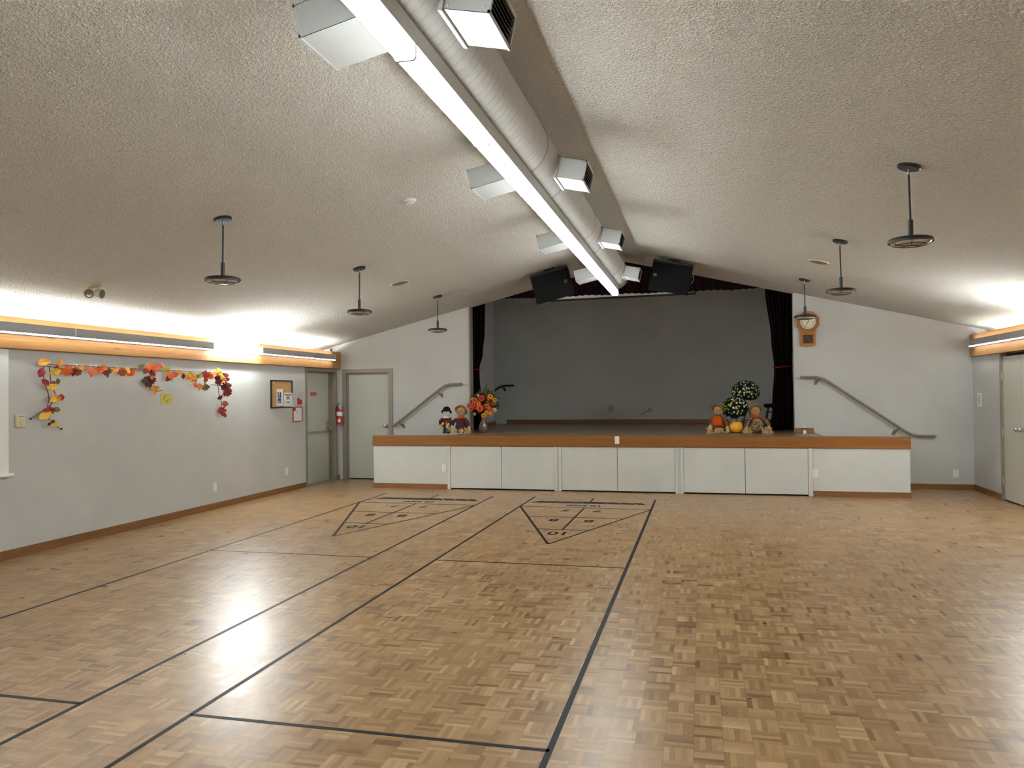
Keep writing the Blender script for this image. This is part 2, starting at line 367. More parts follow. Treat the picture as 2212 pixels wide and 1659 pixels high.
# garland leaves (y, z, size, colour, shape, turn) and vine paths (y, z) on the left wall
LEAVES=[(6.46,1.919,0.089,"A","o",0),(6.53,1.927,0.060,"A","o",20),(6.43,1.815,0.083,"R","o",80),(6.67,1.912,0.073,"A","o",60),(6.64,1.866,0.048,"R","o",40),(6.61,1.824,0.090,"Y","o",30),(6.70,1.839,0.079,"O","o",10),(6.75,1.835,0.091,"O","m",0),(6.79,1.842,0.055,"P","o",-20),(6.77,1.870,0.067,"O","m",30),(6.85,1.825,0.074,"D","m",200),(6.91,1.834,0.080,"B","m",20),(6.95,1.878,0.074,"A","o",0),(7.09,1.866,0.069,"P","m",0),(7.10,1.820,0.081,"P","m",180),(7.15,1.857,0.069,"O","o",0),(7.23,1.856,0.088,"O","o",20),(7.28,1.885,0.089,"O","o",-10),(7.32,1.836,0.095,"D","m",200),(7.38,1.860,0.057,"G","m",0),(7.46,1.862,0.077,"A","m",190),(7.56,1.848,0.084,"B","m",0),(7.63,1.867,0.085,"A","m",-30),(7.73,1.840,0.085,"O","o",50),(7.78,1.862,0.059,"O","o",10),(6.50,1.714,0.072,"R","o",-30),(6.58,1.669,0.084,"Y","o",0),(6.60,1.700,0.060,"R","o",70),(6.64,1.726,0.054,"G","o",80),(6.61,1.565,0.066,"P","o",80),(6.65,1.555,0.060,"A","m",0),(6.68,1.565,0.061,"R","o",80),(6.59,1.535,0.054,"Y","o",20),(6.64,1.531,0.054,"Y","o",-20),(6.63,1.436,0.066,"G","o",0),(6.54,1.433,0.078,"R","m",0),(6.49,1.431,0.054,"R","o",0),(6.49,1.380,0.095,"Y","o",20),(6.53,1.384,0.060,"Y","o",60),(6.58,1.316,0.036,"D","o",60),(6.55,1.291,0.036,"D","o",40),(6.59,1.297,0.066,"Y","m",0),(7.86,1.924,0.055,"G","m",0),(8.00,1.925,0.080,"O","m",30),(8.03,1.896,0.080,"O","m",0),(8.11,1.910,0.080,"O","o",20),(8.14,1.933,0.050,"O","o",30),(8.22,1.947,0.069,"K","o",75),(8.29,1.909,0.082,"L","m",0),(7.95,1.872,0.067,"B","o",60),(8.02,1.873,0.055,"D","m",0),(8.09,1.825,0.080,"B","o",80),(8.17,1.883,0.056,"P","o",0),(7.93,1.755,0.067,"E","m",0),(8.04,1.746,0.123,"D","m",190),(8.00,1.718,0.080,"D","m",150),(8.06,1.791,0.056,"P","o",-30),(8.10,1.663,0.068,"A","m",0),(8.09,1.618,0.056,"A","o",90),(8.15,1.668,0.050,"A","o",40),(8.39,1.831,0.095,"O","m",0),(8.38,1.791,0.082,"B","o",60),(8.47,1.839,0.070,"O","m",0),(8.35,1.876,0.050,"A","o",120),(8.55,1.870,0.064,"A","m",0),(8.62,1.818,0.058,"U","o",90),(8.70,1.820,0.078,"A","o",80),(8.79,1.852,0.065,"L","m",0),(8.81,1.798,0.098,"A","m",170),(8.88,1.781,0.072,"O","m",200),(8.93,1.818,0.059,"G","o",30),(8.98,1.831,0.079,"L","o",30),(9.09,1.858,0.093,"R","m",0),(9.18,1.848,0.080,"O","m",0),(9.22,1.824,0.067,"O","m",60),(9.13,1.785,0.073,"B","o",80),(9.28,1.881,0.061,"A","m",0),(9.40,1.910,0.075,"L","m",0),(9.36,1.871,0.061,"A","m",20),(9.44,1.821,0.082,"Y","m",0),(9.50,1.790,0.082,"A","m",50),(9.55,1.849,0.083,"R","m",0),(9.36,1.820,0.075,"D","m",0),(9.41,1.751,0.089,"D","m",200),(9.51,1.758,0.075,"R","m",180),(9.62,1.799,0.055,"D","m",0),(8.88,1.714,0.066,"O","m",0),(8.97,1.685,0.073,"P","m",170),(9.11,1.685,0.093,"G","m",0),(9.59,1.708,0.097,"D","m",20),(9.52,1.688,0.082,"D","m",70),(9.58,1.617,0.117,"M","m",30),(9.43,1.541,0.068,"D","o",40),(9.51,1.444,0.082,"B","m",180),(9.48,1.348,0.103,"R","m",180),(9.52,1.296,0.062,"R","o",110)]
VINES=[[(6.51,1.888),(6.49,1.821),(6.52,1.725),(6.58,1.591),(6.57,1.540),(6.54,1.453),(6.48,1.409),(6.35,1.350)],[(6.58,1.875),(6.58,1.782),(6.60,1.726),(6.64,1.659),(6.65,1.591),(6.61,1.524),(6.59,1.457),(6.56,1.401),(6.55,1.356),(6.63,1.286),(6.73,1.232)],[(8.05,1.813),(8.03,1.746),(8.05,1.685),(8.09,1.646),(8.17,1.626),(8.28,1.632)],[(8.90,1.830),(8.92,1.763),(8.94,1.715),(9.06,1.710)],[(9.28,1.718),(9.46,1.700),(9.59,1.708)],[(9.40,1.789),(9.42,1.675),(9.46,1.579),(9.53,1.469),(9.48,1.348)],[(8.41,1.803),(8.45,1.769),(8.48,1.749)],[(6.51,1.883),(6.75,1.864),(7.09,1.863),(7.46,1.874),(7.82,1.884)],[(7.80,1.862),(8.03,1.885),(8.36,1.871),(8.81,1.852),(9.20,1.854),(9.56,1.843)]]
# ================================================================== the setting
RX, RZ, SL = -1.22, 3.79, 0.245            # ridge line and roof slope
def cz(x): return RZ - SL*abs(x-RX)
XL, XR, YN, YF = -6.55, 4.05, -4.5, 13.2
fl = MB(); fl.box(-6.95, 4.35, YN-0.1, 13.35, -0.1, 0); struct('floor', fl, M['floor'], 'oak mosaic parquet floor of the hall')
c = MB()
for a, b in ((-6.95, RX), (RX, 4.35)):
    c.prism([(a, YN-0.1, cz(a)), (b, YN-0.1, cz(b)), (b, YN-0.1, cz(b)+0.15), (a, YN-0.1, cz(a)+0.15)], (0, 13.45-YN, 0))
c.box(-6.1, 2.05, 13.3, 17.05, 4.3, 4.4)
struct('ceiling', c, M['ceiling'], 'beige popcorn ceiling sloping down from the ridge')
w = MB()
w.box(-6.85, XL, YN, 4.3, 0, 2.04); w.box(-6.85, XL, 4.3, 6.08, 0, 0.83); w.box(-6.85, XL, 4.3, 6.08, 2.0, 2.04)
w.box(-6.85, XL, 6.08, 11.95, 0, 2.04); w.box(-6.85, XL, 13.12, YF, 0, 2.04); w.box(-6.95, -6.85, YN, YF, 2.04, 2.42)
w.box(-6.85, -6.74, 11.95, 13.12, 0, 2.04)
struct('wall_left', w, M['wall'], 'pale wall under the left beam')
w = MB()
w.box(XR, 4.25, YN, 10.72, 0, 2.04); w.box(XR, 4.25, 12.07, YF, 0, 2.04); w.box(4.25, 4.35, YN, YF, 0, cz(4.35)+.05)
w.box(XR+0.1, 4.25, 10.72, 12.07, 0, 2.04)
struct('wall_right', w, M['wall'], 'pale wall under the right beam')
def slab_y(mb, x0, x1, z0, y0, y1):
    xs = [x0] + ([RX] if x0 < RX < x1 else []) + [x1]
    pts = [(x0, y0, z0)] + [(x1, y0, z0)] + [(x, y0, cz(x)+0.02) for x in xs[::-1]]
    mb.prism(pts, (0, y1-y0, 0))
w = MB(); slab_y(w, -6.95, -6.464, 0, YF, YF+.15); slab_y(w, -6.464, -5.47, 2.035, YF, YF+.15); slab_y(w, -5.47, -4.0, 0, YF, YF+.15)
slab_y(w, 1.46, 4.35, 0, YF, YF+.15); w.box(-6.464, -5.47, YF+.12, YF+.15, 0, 2.035)
w.prism([(-6.1, 13.3, cz(-6.1)+.12), (RX, 13.3, RZ+.12), (2.05, 13.3, cz(2.05)+.12), (2.05, 13.3, 4.35), (-6.1, 13.3, 4.35)], (0, .1, 0))
struct('wall_far', w, M['wall'], 'pale gable wall around the stage opening')
w = MB(); slab_y(w, -6.95, 4.35, 0, YN-.1, YN); struct('wall_near', w, M['wall'])
w = MB(); w.box(-6.1, 2.05, 16.9, 17.05, .0, 4.35); struct('wall_stage', w, M['wall'], 'plain wall at the back of the dark stage')
w = MB()
for a, b, y0, y1 in ((-4.5, -4.35, 13.35, 16.2), (1.9, 2.05, 13.35, 16.9), (-6.1, -5.95, 13.35, 16.9)):
    w.box(a, b, y0, y1, .875, 4.35)
struct('wall_wing', w, M['wall'], 'pale side walls of the stage')
w = MB(); w.box(-4.012, -3.985, 13.185, 13.36, 0.875, cz(-4.0)-0.01); struct('trim_3', w, M['frame'], 'grey metal edge strip at the left of the stage opening')
# beams along both side walls
w = MB(); w.box(-6.62, -6.50, YN, YF-0.002, 2.04, 2.352, 0.004); struct('trim_1', w, M['beam'], 'glued fir beam along the left wall')
w = MB(); w.box(4.01, 4.13, YN, YF-0.002, 2.04, 2.375, 0.004); struct('trim_2', w, M['beam'], 'glued fir beam along the right wall')
for nm, x in (('trim_1', -6.72), ('trim_2', 4.19)):
    q = MB(); q.box(x-.03, x+.03, YN+.1, YF-.6, 2.235, 2.265); part('tube_batten', q, M['whitemetal'], bpy.data.objects[nm])
    q = MB(); q.cyl((x, YN+.1, 2.29), (x, YF-.6, 2.29), .018, n=12); part('tube', q, M['up_glow'], bpy.data.objects[nm], True)
    q = MB(); q.box(x-.012, x+.012, YN+.1, YF-.6, 2.04, 2.235); part('batten_rail', q, M['whitemetal'], bpy.data.objects[nm])
def bb(name, x0, x1, y0, y1, z0, z1, m): q = MB(); q.box(x0, x1, y0, y1, z0, z1, 0.003); struct(name, q, M[m], 'brown oak baseboard')
bb('baseboard_left', XL, XL+.015, YN, 11.95, 0, .085, 'basey')
bb('baseboard_corner', XL, XL+.015, 13.12, YF, 0, .085, 'basey')
bb('baseboard_far', 2.885, XR, YF-.015, YF, 0, .085, 'base')
bb('baseboard_right', XR-.015, XR, 12.07, YF-.015, 0, .085, 'basey')
bb('baseboard_stage', -4.26, 1.9, 16.885, 16.9, .875, .965, 'base')
bb('baseboard_wing', -4.35, -4.335, 13.35, 16.2, .875, .955, 'basey')
bb('baseboard_step', 1.46, 1.745, YF-.015, YF, .875, .95, 'base')

# ---- window in the left wall
w = bpy.data.objects.new('window_1', None); COL.objects.link(w); w.location = (XL, 5.19, .83); props(w, 'bright white framed window at the left edge of the photo', kind='structure')
q = MB()
for y0, y1, z0, z1 in ((6.03, 6.13, .80, 2.035), (4.25, 4.35, .80, 2.035), (4.35, 6.03, 1.955, 2.035)): q.box(-6.62, XL+.022, y0, y1, z0, z1, .004)
for y0, y1, z0, z1 in ((5.98, 6.03, .83, 1.96), (4.35, 4.40, .83, 1.96), (4.40, 5.98, 1.91, 1.96), (4.40, 5.98, .83, .88), (5.16, 5.22, .88, 1.91)): q.box(-6.72, -6.66, y0, y1, z0, z1, .003)
part('window_frame', q, M['white'], w)
q = MB(); q.box(-6.73, XL+.06, 4.22, 6.16, .80, .83, .006); part('window_sill', q, M['white'], w)
q = MB(); q.box(-6.692, -6.688, 4.38, 6.0, .86, 1.93); part('window_pane', q, M['glass'], w)

# ---- exit door in the left wall, recessed
d = bpy.data.objects.new('door_1', None); COL.objects.link(d); d.location = (XL, 12.53, 0); props(d, 'grey exit door with panic bar in the left wall', kind='structure')
q = MB()
q.box(-6.74, XL+.015, 11.95, 12.01, 0, 2.035, .003); q.box(-6.74, XL+.015, 13.06, 13.12, 0, 2.035, .003); q.box(-6.74, XL+.015, 12.01, 13.06, 1.975, 2.035, .003)
q.box(-6.74, -6.66, 13.03, 13.06, 0, 1.975); q.box(-6.74, -6.66, 12.01, 13.03, 1.955, 1.975)
part('door_frame', q, M['frame'], d)
q = MB(); q.box(-6.715, -6.67, 12.012, 13.03, .012, 1.955, .002); part('door_leaf', q, M['doorpaint'], d)
q = MB(); q.box(-6.70, XL, 12.01, 13.06, 0, .012, .004); part('threshold', q, M['alu'], d)
q = MB(); q.tube([(-6.668, 12.10, .93), (-6.60, 12.10, .925), (-6.578, 12.13, .915), (-6.578, 12.95, .915), (-6.59, 12.99, .93), (-6.62, 12.985, .99), (-6.668, 12.97, 1.03)], .013, 10)
pb = part('panic_bar', q, M['alu'], d, True)
q = MB(); q.box(-6.67, -6.625, 12.92, 13.0, .90, 1.06, .012); q.cyl((-6.66, 12.93, 1.07), (-6.62, 12.93, 1.07), .018)
part('latch_case', q, M['alu'], pb, True)
q = MB(); q.box(-6.669, -6.664, 12.36, 12.56, 1.555, 1.612); sg = part('warning_label', q, M['red'], d, label='small red warning label')
q = MB()
for i in range(9): q.box(-6.664, -6.663, 12.385+i*.018, 12.397+i*.018, 1.574, 1.594)
part('lettering', q, mat('pale_red_letters', (206, 120, 110), .6), sg)

# ---- plain door in the far wall
d = bpy.data.objects.new('door_2', None); COL.objects.link(d); d.location = (-5.97, YF, 0); props(d, 'plain grey door beside the stage in the far wall', kind='structure')
q = MB(); q.box(-6.464, -6.39, YF-.02, YF+.1, 0, 2.035, .003); q.box(-5.545, -5.47, YF-.02, YF+.1, 0, 2.035, .003); q.box(-6.39, -5.545, YF-.02, YF+.1, 1.96, 2.035, .003)
q.box(-6.39, -6.365, YF+.03, YF+.1, 0, 1.96); q.box(-5.57, -5.545, YF+.03, YF+.1, 0, 1.96); q.box(-6.365, -5.57, YF+.03, YF+.1, 1.935, 1.96)
part('door_frame', q, M['frame'], d)
q = MB(); q.box(-6.364, -5.571, YF+.05, YF+.095, .018, 1.934, .002); part('door_leaf', q, M['doorpaint'], d)
q = MB(); q.box(-6.364, -5.571, YF+.06, YF+.1, .002, .016); part('gap_shade_strip', q, M['dark'], d)  # dark strip painted in for the shaded gap under the leaf
q = MB(); q.lathe([(0, .032), (.006, .032), (.008, .012), (.03, .012), (.036, .024), (.05, .031), (.064, .028), (.07, .012), (.072, 0)], (-5.625, YF+.05, .985), (0, -1, 0), 24)
part('door_knob', q, M['chrome'], d, True)

# ---- double closet doors in the right wall
d = bpy.data.objects.new('door_3', None); COL.objects.link(d); d.location = (XR, 11.4, 0); props(d, 'cream double closet door in the right wall', kind='structure')
q = MB(); q.box(4.035, 4.15, 12.015, 12.07, 0, 2.035, .004); q.box(4.035, 4.15, 10.72, 10.775, 0, 2.035, .004)
part('door_frame', q, M['frame'], d)
q = MB(); q.box(4.11, 4.15, 10.775, 12.015, 0, 2.035); part('closet_shade_sheet', q, M['dark'], d)  # near-black sheet, its colour stands for shade in the gap above the leaves
for y0, y1, ky in ((11.402, 12.01, 11.462), (10.78, 11.396, 11.336)):
    q = MB(); q.box(4.06, 4.10, y0, y1, .02, 1.99, .003); lf = part('door_leaf', q, M['rdoor'], d)
    q = MB(); q.lathe([(0, .03), (.006, .03), (.008, .011), (.028, .011), (.034, .022), (.046, .028), (.058, .024), (.063, .01), (.064, 0)], (4.06, ky, 1.0), (-1, 0, 0), 24)
    part('door_knob', q, M['chrome'], lf, True)
for z in (.26, .95, 1.72):
    q = MB(); q.cyl((4.045, 12.013, z-.05), (4.045, 12.013, z+.05), .009, n=12); q.box(4.046, 4.06, 11.985, 12.04, z-.045, z+.045); part('hinge', q, M['alu'], d)

# ================================================================== stage
st = thing('stage', 'raised stage with brown oak edge and white cupboard doors below', 'stage', (-1.24, 12.06, 0))
q = MB(); q.prism([(x_, y_, .835) for x_, y_ in ((-4.0, 12.17), (1.75, 12.17), (1.75, 13.2), (1.46, 13.2), (1.46, 13.35), (2.05, 13.35), (2.05, 16.9), (-6.1, 16.9), (-6.1, 13.35), (-4.0, 13.35))], (0, 0, .04)); part('deck', q, M['deck'], st)
q = MB(); q.box(-5.363, 2.892, 12.045, 12.18, .705, .875, .004); part('fascia', q, M['fascia'], st)
q = MB(); q.box(-5.352, -4.05, 12.065, 12.165, .0, .703); part('front_panel', q, M['panel'], st)
q = MB(); q.box(1.575, 2.88, 12.065, 12.165, .0, .703); part('front_panel', q, M['panel'], st)
q = MB(); q.box(-4.05, 1.575, 12.11, 12.165, .0, .703); part('gap_shade_backing', q, M['dark'], st)  # backing coloured dark so the gaps round the cupboard doors read as shade
for x0, x1 in ((-3.998, -3.145), (-3.139, -2.274), (-2.157, -1.281), (-1.275, -.402), (-.272, .620), (.627, 1.511)):
    q = MB(); q.box(x0, x1, 12.06, 12.085, .022, .700, .002); part('cupboard_door', q, M['panel'], st)
for x0, x1 in ((-4.05, -4.001), (-2.271, -2.160), (-.399, -.275), (1.514, 1.572)):
    q = MB()
    if x1-x0 > .08:
        q.box(x0, x0+.042, 12.05, 12.11, 0, .703, .003); q.box(x1-.042, x1, 12.05, 12.11, 0, .703, .003); q.box(x0+.042, x1-.042, 12.062, 12.11, 0, .703)
    else: q.box(x0, x1, 12.05, 12.11, 0, .703, .003)
    part('trim_post', q, M['panel'], st)
for x0, x1 in ((-5.36, -4.05), (1.575, 2.887)):
    q = MB(); q.box(x0, x1, 12.05, 12.065, 0, .08, .003); part('baseboard', q, M['base'], st)
for x in (-3.142, -1.278):
    q = MB(); q.box(x-.012, x+.012, 12.052, 12.062, .672, .70, .002); q.cyl((x, 12.052, .678), (x, 12.044, .678), .006, n=10); part('latch', q, M['alu'], st)
for i in range(4):
    z = .875*(4-i)/5
    for xa, s in ((-4.0, -1), (1.75, 1)):
        q = MB(); x0 = xa+s*i*.26; q.box(min(x0, x0+s*.26), max(x0, x0+s*.26), 12.18, 13.185, 0, z); part('step', q, M['deck'], st)

# ================================================================== ridge duct with its vent boxes
dct = thing('air_duct', 'round white spiral air duct with vent boxes along the ceiling ridge', 'air duct', (DX, 4.0, DZ))
q = MB(); q.lathe([(0, DR), (16.0, DR), (16.55, DR), (16.64, DR-.012), (16.69, DR-.05), (16.70, 0)], (DX, -4.45, DZ), (0, 1, 0), 64); part('duct_pipe', q, M['duct'], dct, True)
for y in (2.95, 5.55, 6.35, 8.2, 9.0, 10.85, 11.6):
    q = MB(); q.lathe([(-.004, DR), (-.003, DR+.003), (.003, DR+.003), (.004, DR)], (DX, y, DZ), (0, 1, 0), 64, cap=False); part('joint_ring', q, M['seam'], dct, True)
for y in (0.6, 3.22, 5.96, 8.66, 11.32):
    for s in (1, -1):
        a = R(-12.5); ux, uz = math.cos(a)*s, math.sin(a); vx, vz = -math.sin(a)*s, math.cos(a)
        ox, oz = -1.325+.20*s, 3.339
        P = lambda t, v, yy: (ox+ux*t+vx*v, yy, oz+uz*t+vz*v)
        ft = .04 if s > 0 else -.052
        H = .08; L = .275; D = .37; Yc = y
        q = MB()
        q.prism([P(-.06, -H, Yc), P(L, -H, Yc), P(L, H, Yc), P(-.06, H, Yc)], (0, .002, 0)); q.prism([P(-.06, -H, Yc+D-.002), P(L, -H, Yc+D-.002), P(L, H, Yc+D-.002), P(-.06, H, Yc+D-.002)], (0, .002, 0))
        for v0, v1 in ((-H, -H+.003), (H-.003, H)): q.prism([P(-.06, v0, Yc), P(L, v0, Yc), P(L, v1, Yc), P(-.06, v1, Yc)], (0, D, 0))
        for v0, v1, y0, y1 in ((-H-.004, -H+.014, -.004, D+.004), (H-.014, H+.004, -.004, D+.004), (-H, H, -.004, .014), (-H, H, D-.014, D+.004)):
            q.prism([P(L-.006, v0, Yc+y0), P(L+.004, v0, Yc+y0), P(L+.004, v1, Yc+y0), P(L-.006, v1, Yc+y0)], (0, y1-y0, 0))
        for y0 in (-.012, D-.004): q.prism([P(ft, -H-.012, Yc+y0), P(ft+.022, -H-.012, Yc+y0), P(ft+.022, H+.012, Yc+y0), P(ft, H+.012, Yc+y0)], (0, .016, 0))
        for v0 in (-H-.012, H): q.prism([P(ft, v0, Yc), P(ft+.022, v0, Yc), P(ft+.022, v0+.012, Yc), P(ft, v0+.012, Yc)], (0, D, 0))
        for t, v in ((.25, -H+.03), (.25, H-.02), (.08, -H+.02)):
            q.lathe([(0, .006), (.003, .004), (.0031, 0)], P(t, v, Yc), (0, -1, 0), 8)
        vb = part('vent_box', q, M['ventmetal'], dct)
        q = MB(); q.prism([P(L-.05, -H+.004, Yc+.004), P(L-.048, -H+.004, Yc+.004), P(L-.048, H-.004, Yc+.004), P(L-.05, H-.004, Yc+.004)], (0, D-.008, 0))
        gr = part('vent_back', q, M['dark'], vb)
        q = MB()
        for i in range(6):
            v = -H+.026+i*.0216
            q.prism([P(L-.03, v+.008, Yc+.013), P(L-.003, v-.006, Yc+.013), P(L-.003, v-.003, Yc+.013), P(L-.03, v+.011, Yc+.013)], (0, D-.026, 0))
        part('grille', q, M['black'], vb)

# ================================================================== ridge strip lights, end to end
NTH = ['first', 'second', 'third', 'fourth', 'fifth', 'sixth', 'seventh', 'eighth', 'ninth', 'tenth', 'eleventh', 'twelfth', 'thirteenth']
EZ = EYE+1.47; yend = 11.72
def strip(y0, y1, label):
    t = thing('strip_light', label, 'ceiling light', (-1.245, (y0+y1)/2, EZ+.115), 'ridge strip lights')
    q = MB(); q.prism([(-1.285, y0, 3.088), (-1.196, y0, 3.088), (-1.196, y0, 3.172), (-1.24, y0, 3.160), (-1.285, y0, 3.154)], (0, y1-y0, 0)); part('housing', q, M['ventmetal'], t)
    q = MB(); q.prism([(-1.282, y0+.006, EZ), (-1.208, y0+.006, EZ), (-1.198, y0+.006, EZ+.012), (-1.198, y0+.006, EZ+.066), (-1.292, y0+.006, EZ+.066), (-1.292, y0+.006, EZ+.012)], (0, y1-y0-.012, 0))
    ln = part('lens', q, M['ridge_glow'], t); ln.data.materials.append(M['ridge_side'])
    for p in ln.data.polygons:
        if abs(p.normal.x) > .9: p.material_index = 1
    for y in (y0, y1-.007):
        q = MB(); q.prism([(-1.284, y, EZ-.003), (-1.206, y, EZ-.003), (-1.195, y, EZ+.010), (-1.195, y, EZ+.067), (-1.295, y, EZ+.067), (-1.295, y, EZ+.010)], (0, .007, 0))
        part('end_cap', q, M['lens_off'], t)
for i in range(13):
    strip(yend-(i+1)*1.22, yend-i*1.22, 'lit white strip light, '+NTH[i]+' from the stage in the ridge row')

# ================================================================== cove lights on both beams
def cove(side, y0, y1, covered, label, grp):
    t = thing('cove_light', label, 'wall light', (-6.49 if side < 0 else 3.998, (y0+y1)/2, 2.19), grp)
    X = lambda d: (-6.49+d) if side < 0 else (3.998-d)        # distance out from the beam face
    bx = lambda q, a, b, *r: q.box(min(X(a), X(b)), max(X(a), X(b)), *r)
    q = MB(); bx(q, -.008, .022, y0, y1, 2.184, 2.280); part('back_plate', q, M['whitemetal'], t)
    q = MB(); bx(q, .022, .060, y0+.01, y1-.01, 2.186, 2.278, ); part('lens', q, M['cove_glow' if covered else 'bare_glow'], t)
    if covered:
        q = MB(); bx(q, .062, .066, y0, y1, 2.196, 2.288); bx(q, .058, .066, y0, y1, 2.284, 2.288); part('front_cover', q, M['greymetal'], t)
    for a in (y0, y1-.006): q = MB(); bx(q, .0, .068, a, a+.006, 2.182, 2.288); part('end_cap', q, M['white'], t)
LS = [(10.45, 12.84, 1), (9.24, 10.45, 0), (6.85, 9.24, 1), (4.45, 6.85, 1), (2.05, 4.45, 1), (-.35, 2.05, 1), (-2.75, -.35, 1)]
RS = [(11.757, 12.97, 1), (10.56, 11.757, 1), (9.35, 10.56, 0), (6.95, 9.35, 1), (4.55, 6.95, 1), (2.15, 4.55, 1), (-.25, 2.15, 1), (-2.65, -.25, 1)]
for i, (a, b, k) in enumerate(LS):
    cove(-1, a, b, k, ('covered strip light' if k else 'bare glowing strip light without cover')+', '+NTH[i]+' from the far wall on the left beam', 'strip lights on the left beam')
for i, (a, b, k) in enumerate(RS):
    cove(1, a, b, k, ('covered strip light' if k else 'bare glowing strip light without cover')+', '+NTH[i]+' from the far wall on the right beam', 'strip lights on the right beam')
# ================================================================== pendant lamps
def pendant(label, x, y):
    z = cz(x); s = 1 if x > RX else -1; tilt = Matrix.Rotation(math.atan(SL)*s, 3, 'Y')
    t = thing('pendant_lamp', label, 'pendant lamp', (x, y, z), 'black disc pendant lamps')
    q = MB(); ax = tilt @ Vector((0, 0, -1)); q.lathe([(-.006, .078), (.014, .078), (.022, .07), (.024, 0)], (0, 0, 0), ax, 32); part('canopy', q, M['black'], t, True, local=True)
    j = ax*.024
    q = MB(); q.tube([j, j+Vector((0, 0, -.03))], .007, 8); q.ball(j+Vector((0, 0, -.03)), .011, 12, 8); part('swivel', q, M['alu'], t, True, local=True)
    q = MB(); q.tube([(j.x, 0, -.05), (0, 0, -.39)], .008, 10); part('rod', q, M['black'], t, True, local=True)
    q = MB(); q.lathe([(-.50, .018), (-.385, .018), (-.383, .0)], (0, 0, 0), (0, 0, 1), 20); part('sleeve', q, M['black'], t, True, local=True)
    D = -.535
    q = MB(); q.lathe([(.035, .02), (.032, .06), (.022, .125), (.014, .145), (.004, .15), (-.010, .149), (-.012, .142), (.0, .139)], (0, 0, D), (0, 0, 1), 48, cap=False); q.lathe([(.0355, .02), (.036, 0)], (0, 0, D), (0, 0, 1), 16, cap=False)
    part('shade', q, M['black'], t, True, local=True)
    q = MB(); q.lathe([(.002, .139), (-.012, .132), (-.026, .105), (-.034, .06), (-.036, 0)], (0, 0, D), (0, 0, 1), 40, cap=False); part('diffuser', q, M['lens_off'], t, True, local=True)
    q = MB(); q.torus((0, 0, D-.029), (0, 0, 1), .102, .0028, 40, 6); q.torus((0, 0, D-.038), (0, 0, 1), .048, .0028, 30, 6)
    for k in range(6):
        a = k*math.pi/3+.35; u = Vector((math.cos(a), math.sin(a), 0))
        q.tube([u*.142+Vector((0, 0, D-.008)), u*.125+Vector((0, 0, D-.021)), u*.102+Vector((0, 0, D-.030)), u*.048+Vector((0, 0, D-.039))], .0025, 6)
    part('wire_cage', q, M['black'], t, True, local=True)
for i, y in enumerate((5.93, 8.70, 11.58)):
    pendant('black disc pendant lamp on the left ceiling slope, '+['largest and nearest the camera', 'middle of the three there', 'smallest and nearest the stage'][i], -4.03, y)
for i, y in enumerate((5.98, 8.78, 11.70)):
    pendant(['black disc pendant lamp at the upper right, largest on the right slope', 'black disc pendant lamp, middle of three on the right ceiling slope', 'black disc pendant lamp hanging in front of the wooden clock'][i], 1.455, y)

# ================================================================== things on the ceiling
def on_ceiling(x, y):
    s = 1 if x > RX else -1
    return Matrix.Translation((x, y, cz(x))) @ Matrix.Rotation(math.atan(SL)*s, 4, 'Y')
def xf(q, T): bmesh.ops.transform(q.bm, matrix=T, verts=q.bm.verts); return q
for x, y, lb in ((-4.039, 10.03, 'round speaker grille in the left ceiling slope'), (1.433, 10.19, 'round speaker grille in the right ceiling slope')):
    t = thing('ceiling_speaker', lb, 'speaker grille', (x, y, cz(x)), 'round ceiling speaker grilles')
    q = MB(); q.lathe([(.004, .13), (-.008, .13), (-.012, .122), (-.008, .112), (.004, .112)], (0, 0, 0), (0, 0, 1), 40, cap=False); part('rim', xf(q, on_ceiling(x, y)), M['ivory'], t, True)
    q = MB(); q.lathe([(-.004, .113), (-.0075, .06), (-.008, 0)], (0, 0, 0), (0, 0, 1), 40, cap=False); part('grille', xf(q, on_ceiling(x, y)), mat('tan_grille', (128, 118, 100), .7, var=.1, vscale=300), t, True)
x, y = -2.717, 7.0
t = thing('smoke_detector', 'round white smoke detector on the left ceiling slope', 'smoke detector', (x, y, cz(x)))
q = MB(); q.lathe([(.004, .068), (-.012, .068), (-.018, .062), (-.03, .05), (-.034, .03), (-.035, 0)], (0, 0, 0), (0, 0, 1), 36); part('body', xf(q, on_ceiling(x, y)), M['white'], t, True)
q = MB(); q.torus((0, 0, -.024), (0, 0, 1), .057, .003, 36, 6); part('sensor_slot', xf(q, on_ceiling(x, y)), M['greymetal'], t, True)
x, y = -5.80, 6.42
t = thing('emergency_light', 'cream twin-headed emergency light on the ceiling above the leaf garland', 'emergency light', (x, y, cz(x)))
MC = mat('cream_enamel', (176, 168, 132), .5, var=.04)
q = MB(); q.lathe([(.01, .058), (-.02, .055), (-.028, .03), (-.029, 0)], (0, 0, 0), (0, 0, 1), 24, sx=1.3); part('base_plate', xf(q, on_ceiling(x, y)), MC, t, True)
for dx, dy, aim, lb in ((-.05, -.01, (.62, -.78, -.12), 0), (.035, .02, (1.0, .12, -.2), 1)):
    p = Vector((x+dx, y+dy, cz(x)-.085)); a = Vector(aim).normalized()
    q = MB(); q.tube([(x+dx*.8, y+dy, cz(x)-.015), (x+dx, y+dy, cz(x)-.05), p], .011, 10); q.lathe([(-.05, .0), (-.048, .02), (-.03, .034), (.03, .048), (.036, .048), (.034, .036)], p, a, 24, cap=False); hd = part('lamp_head', q, MC, t, True)
    q = MB(); q.lathe([(.032, .037), (.03, .02), (.029, 0)], p, a, 24, cap=False); part('lamp_lens', q, mat('dark_lamp_lens', (150, 140, 134), .15, .5), hd, True)
    q = MB(); q.torus(p+a*.032, a, .0375, .0035, 28, 6); part('lamp_rim', q, M['black'], hd, True)

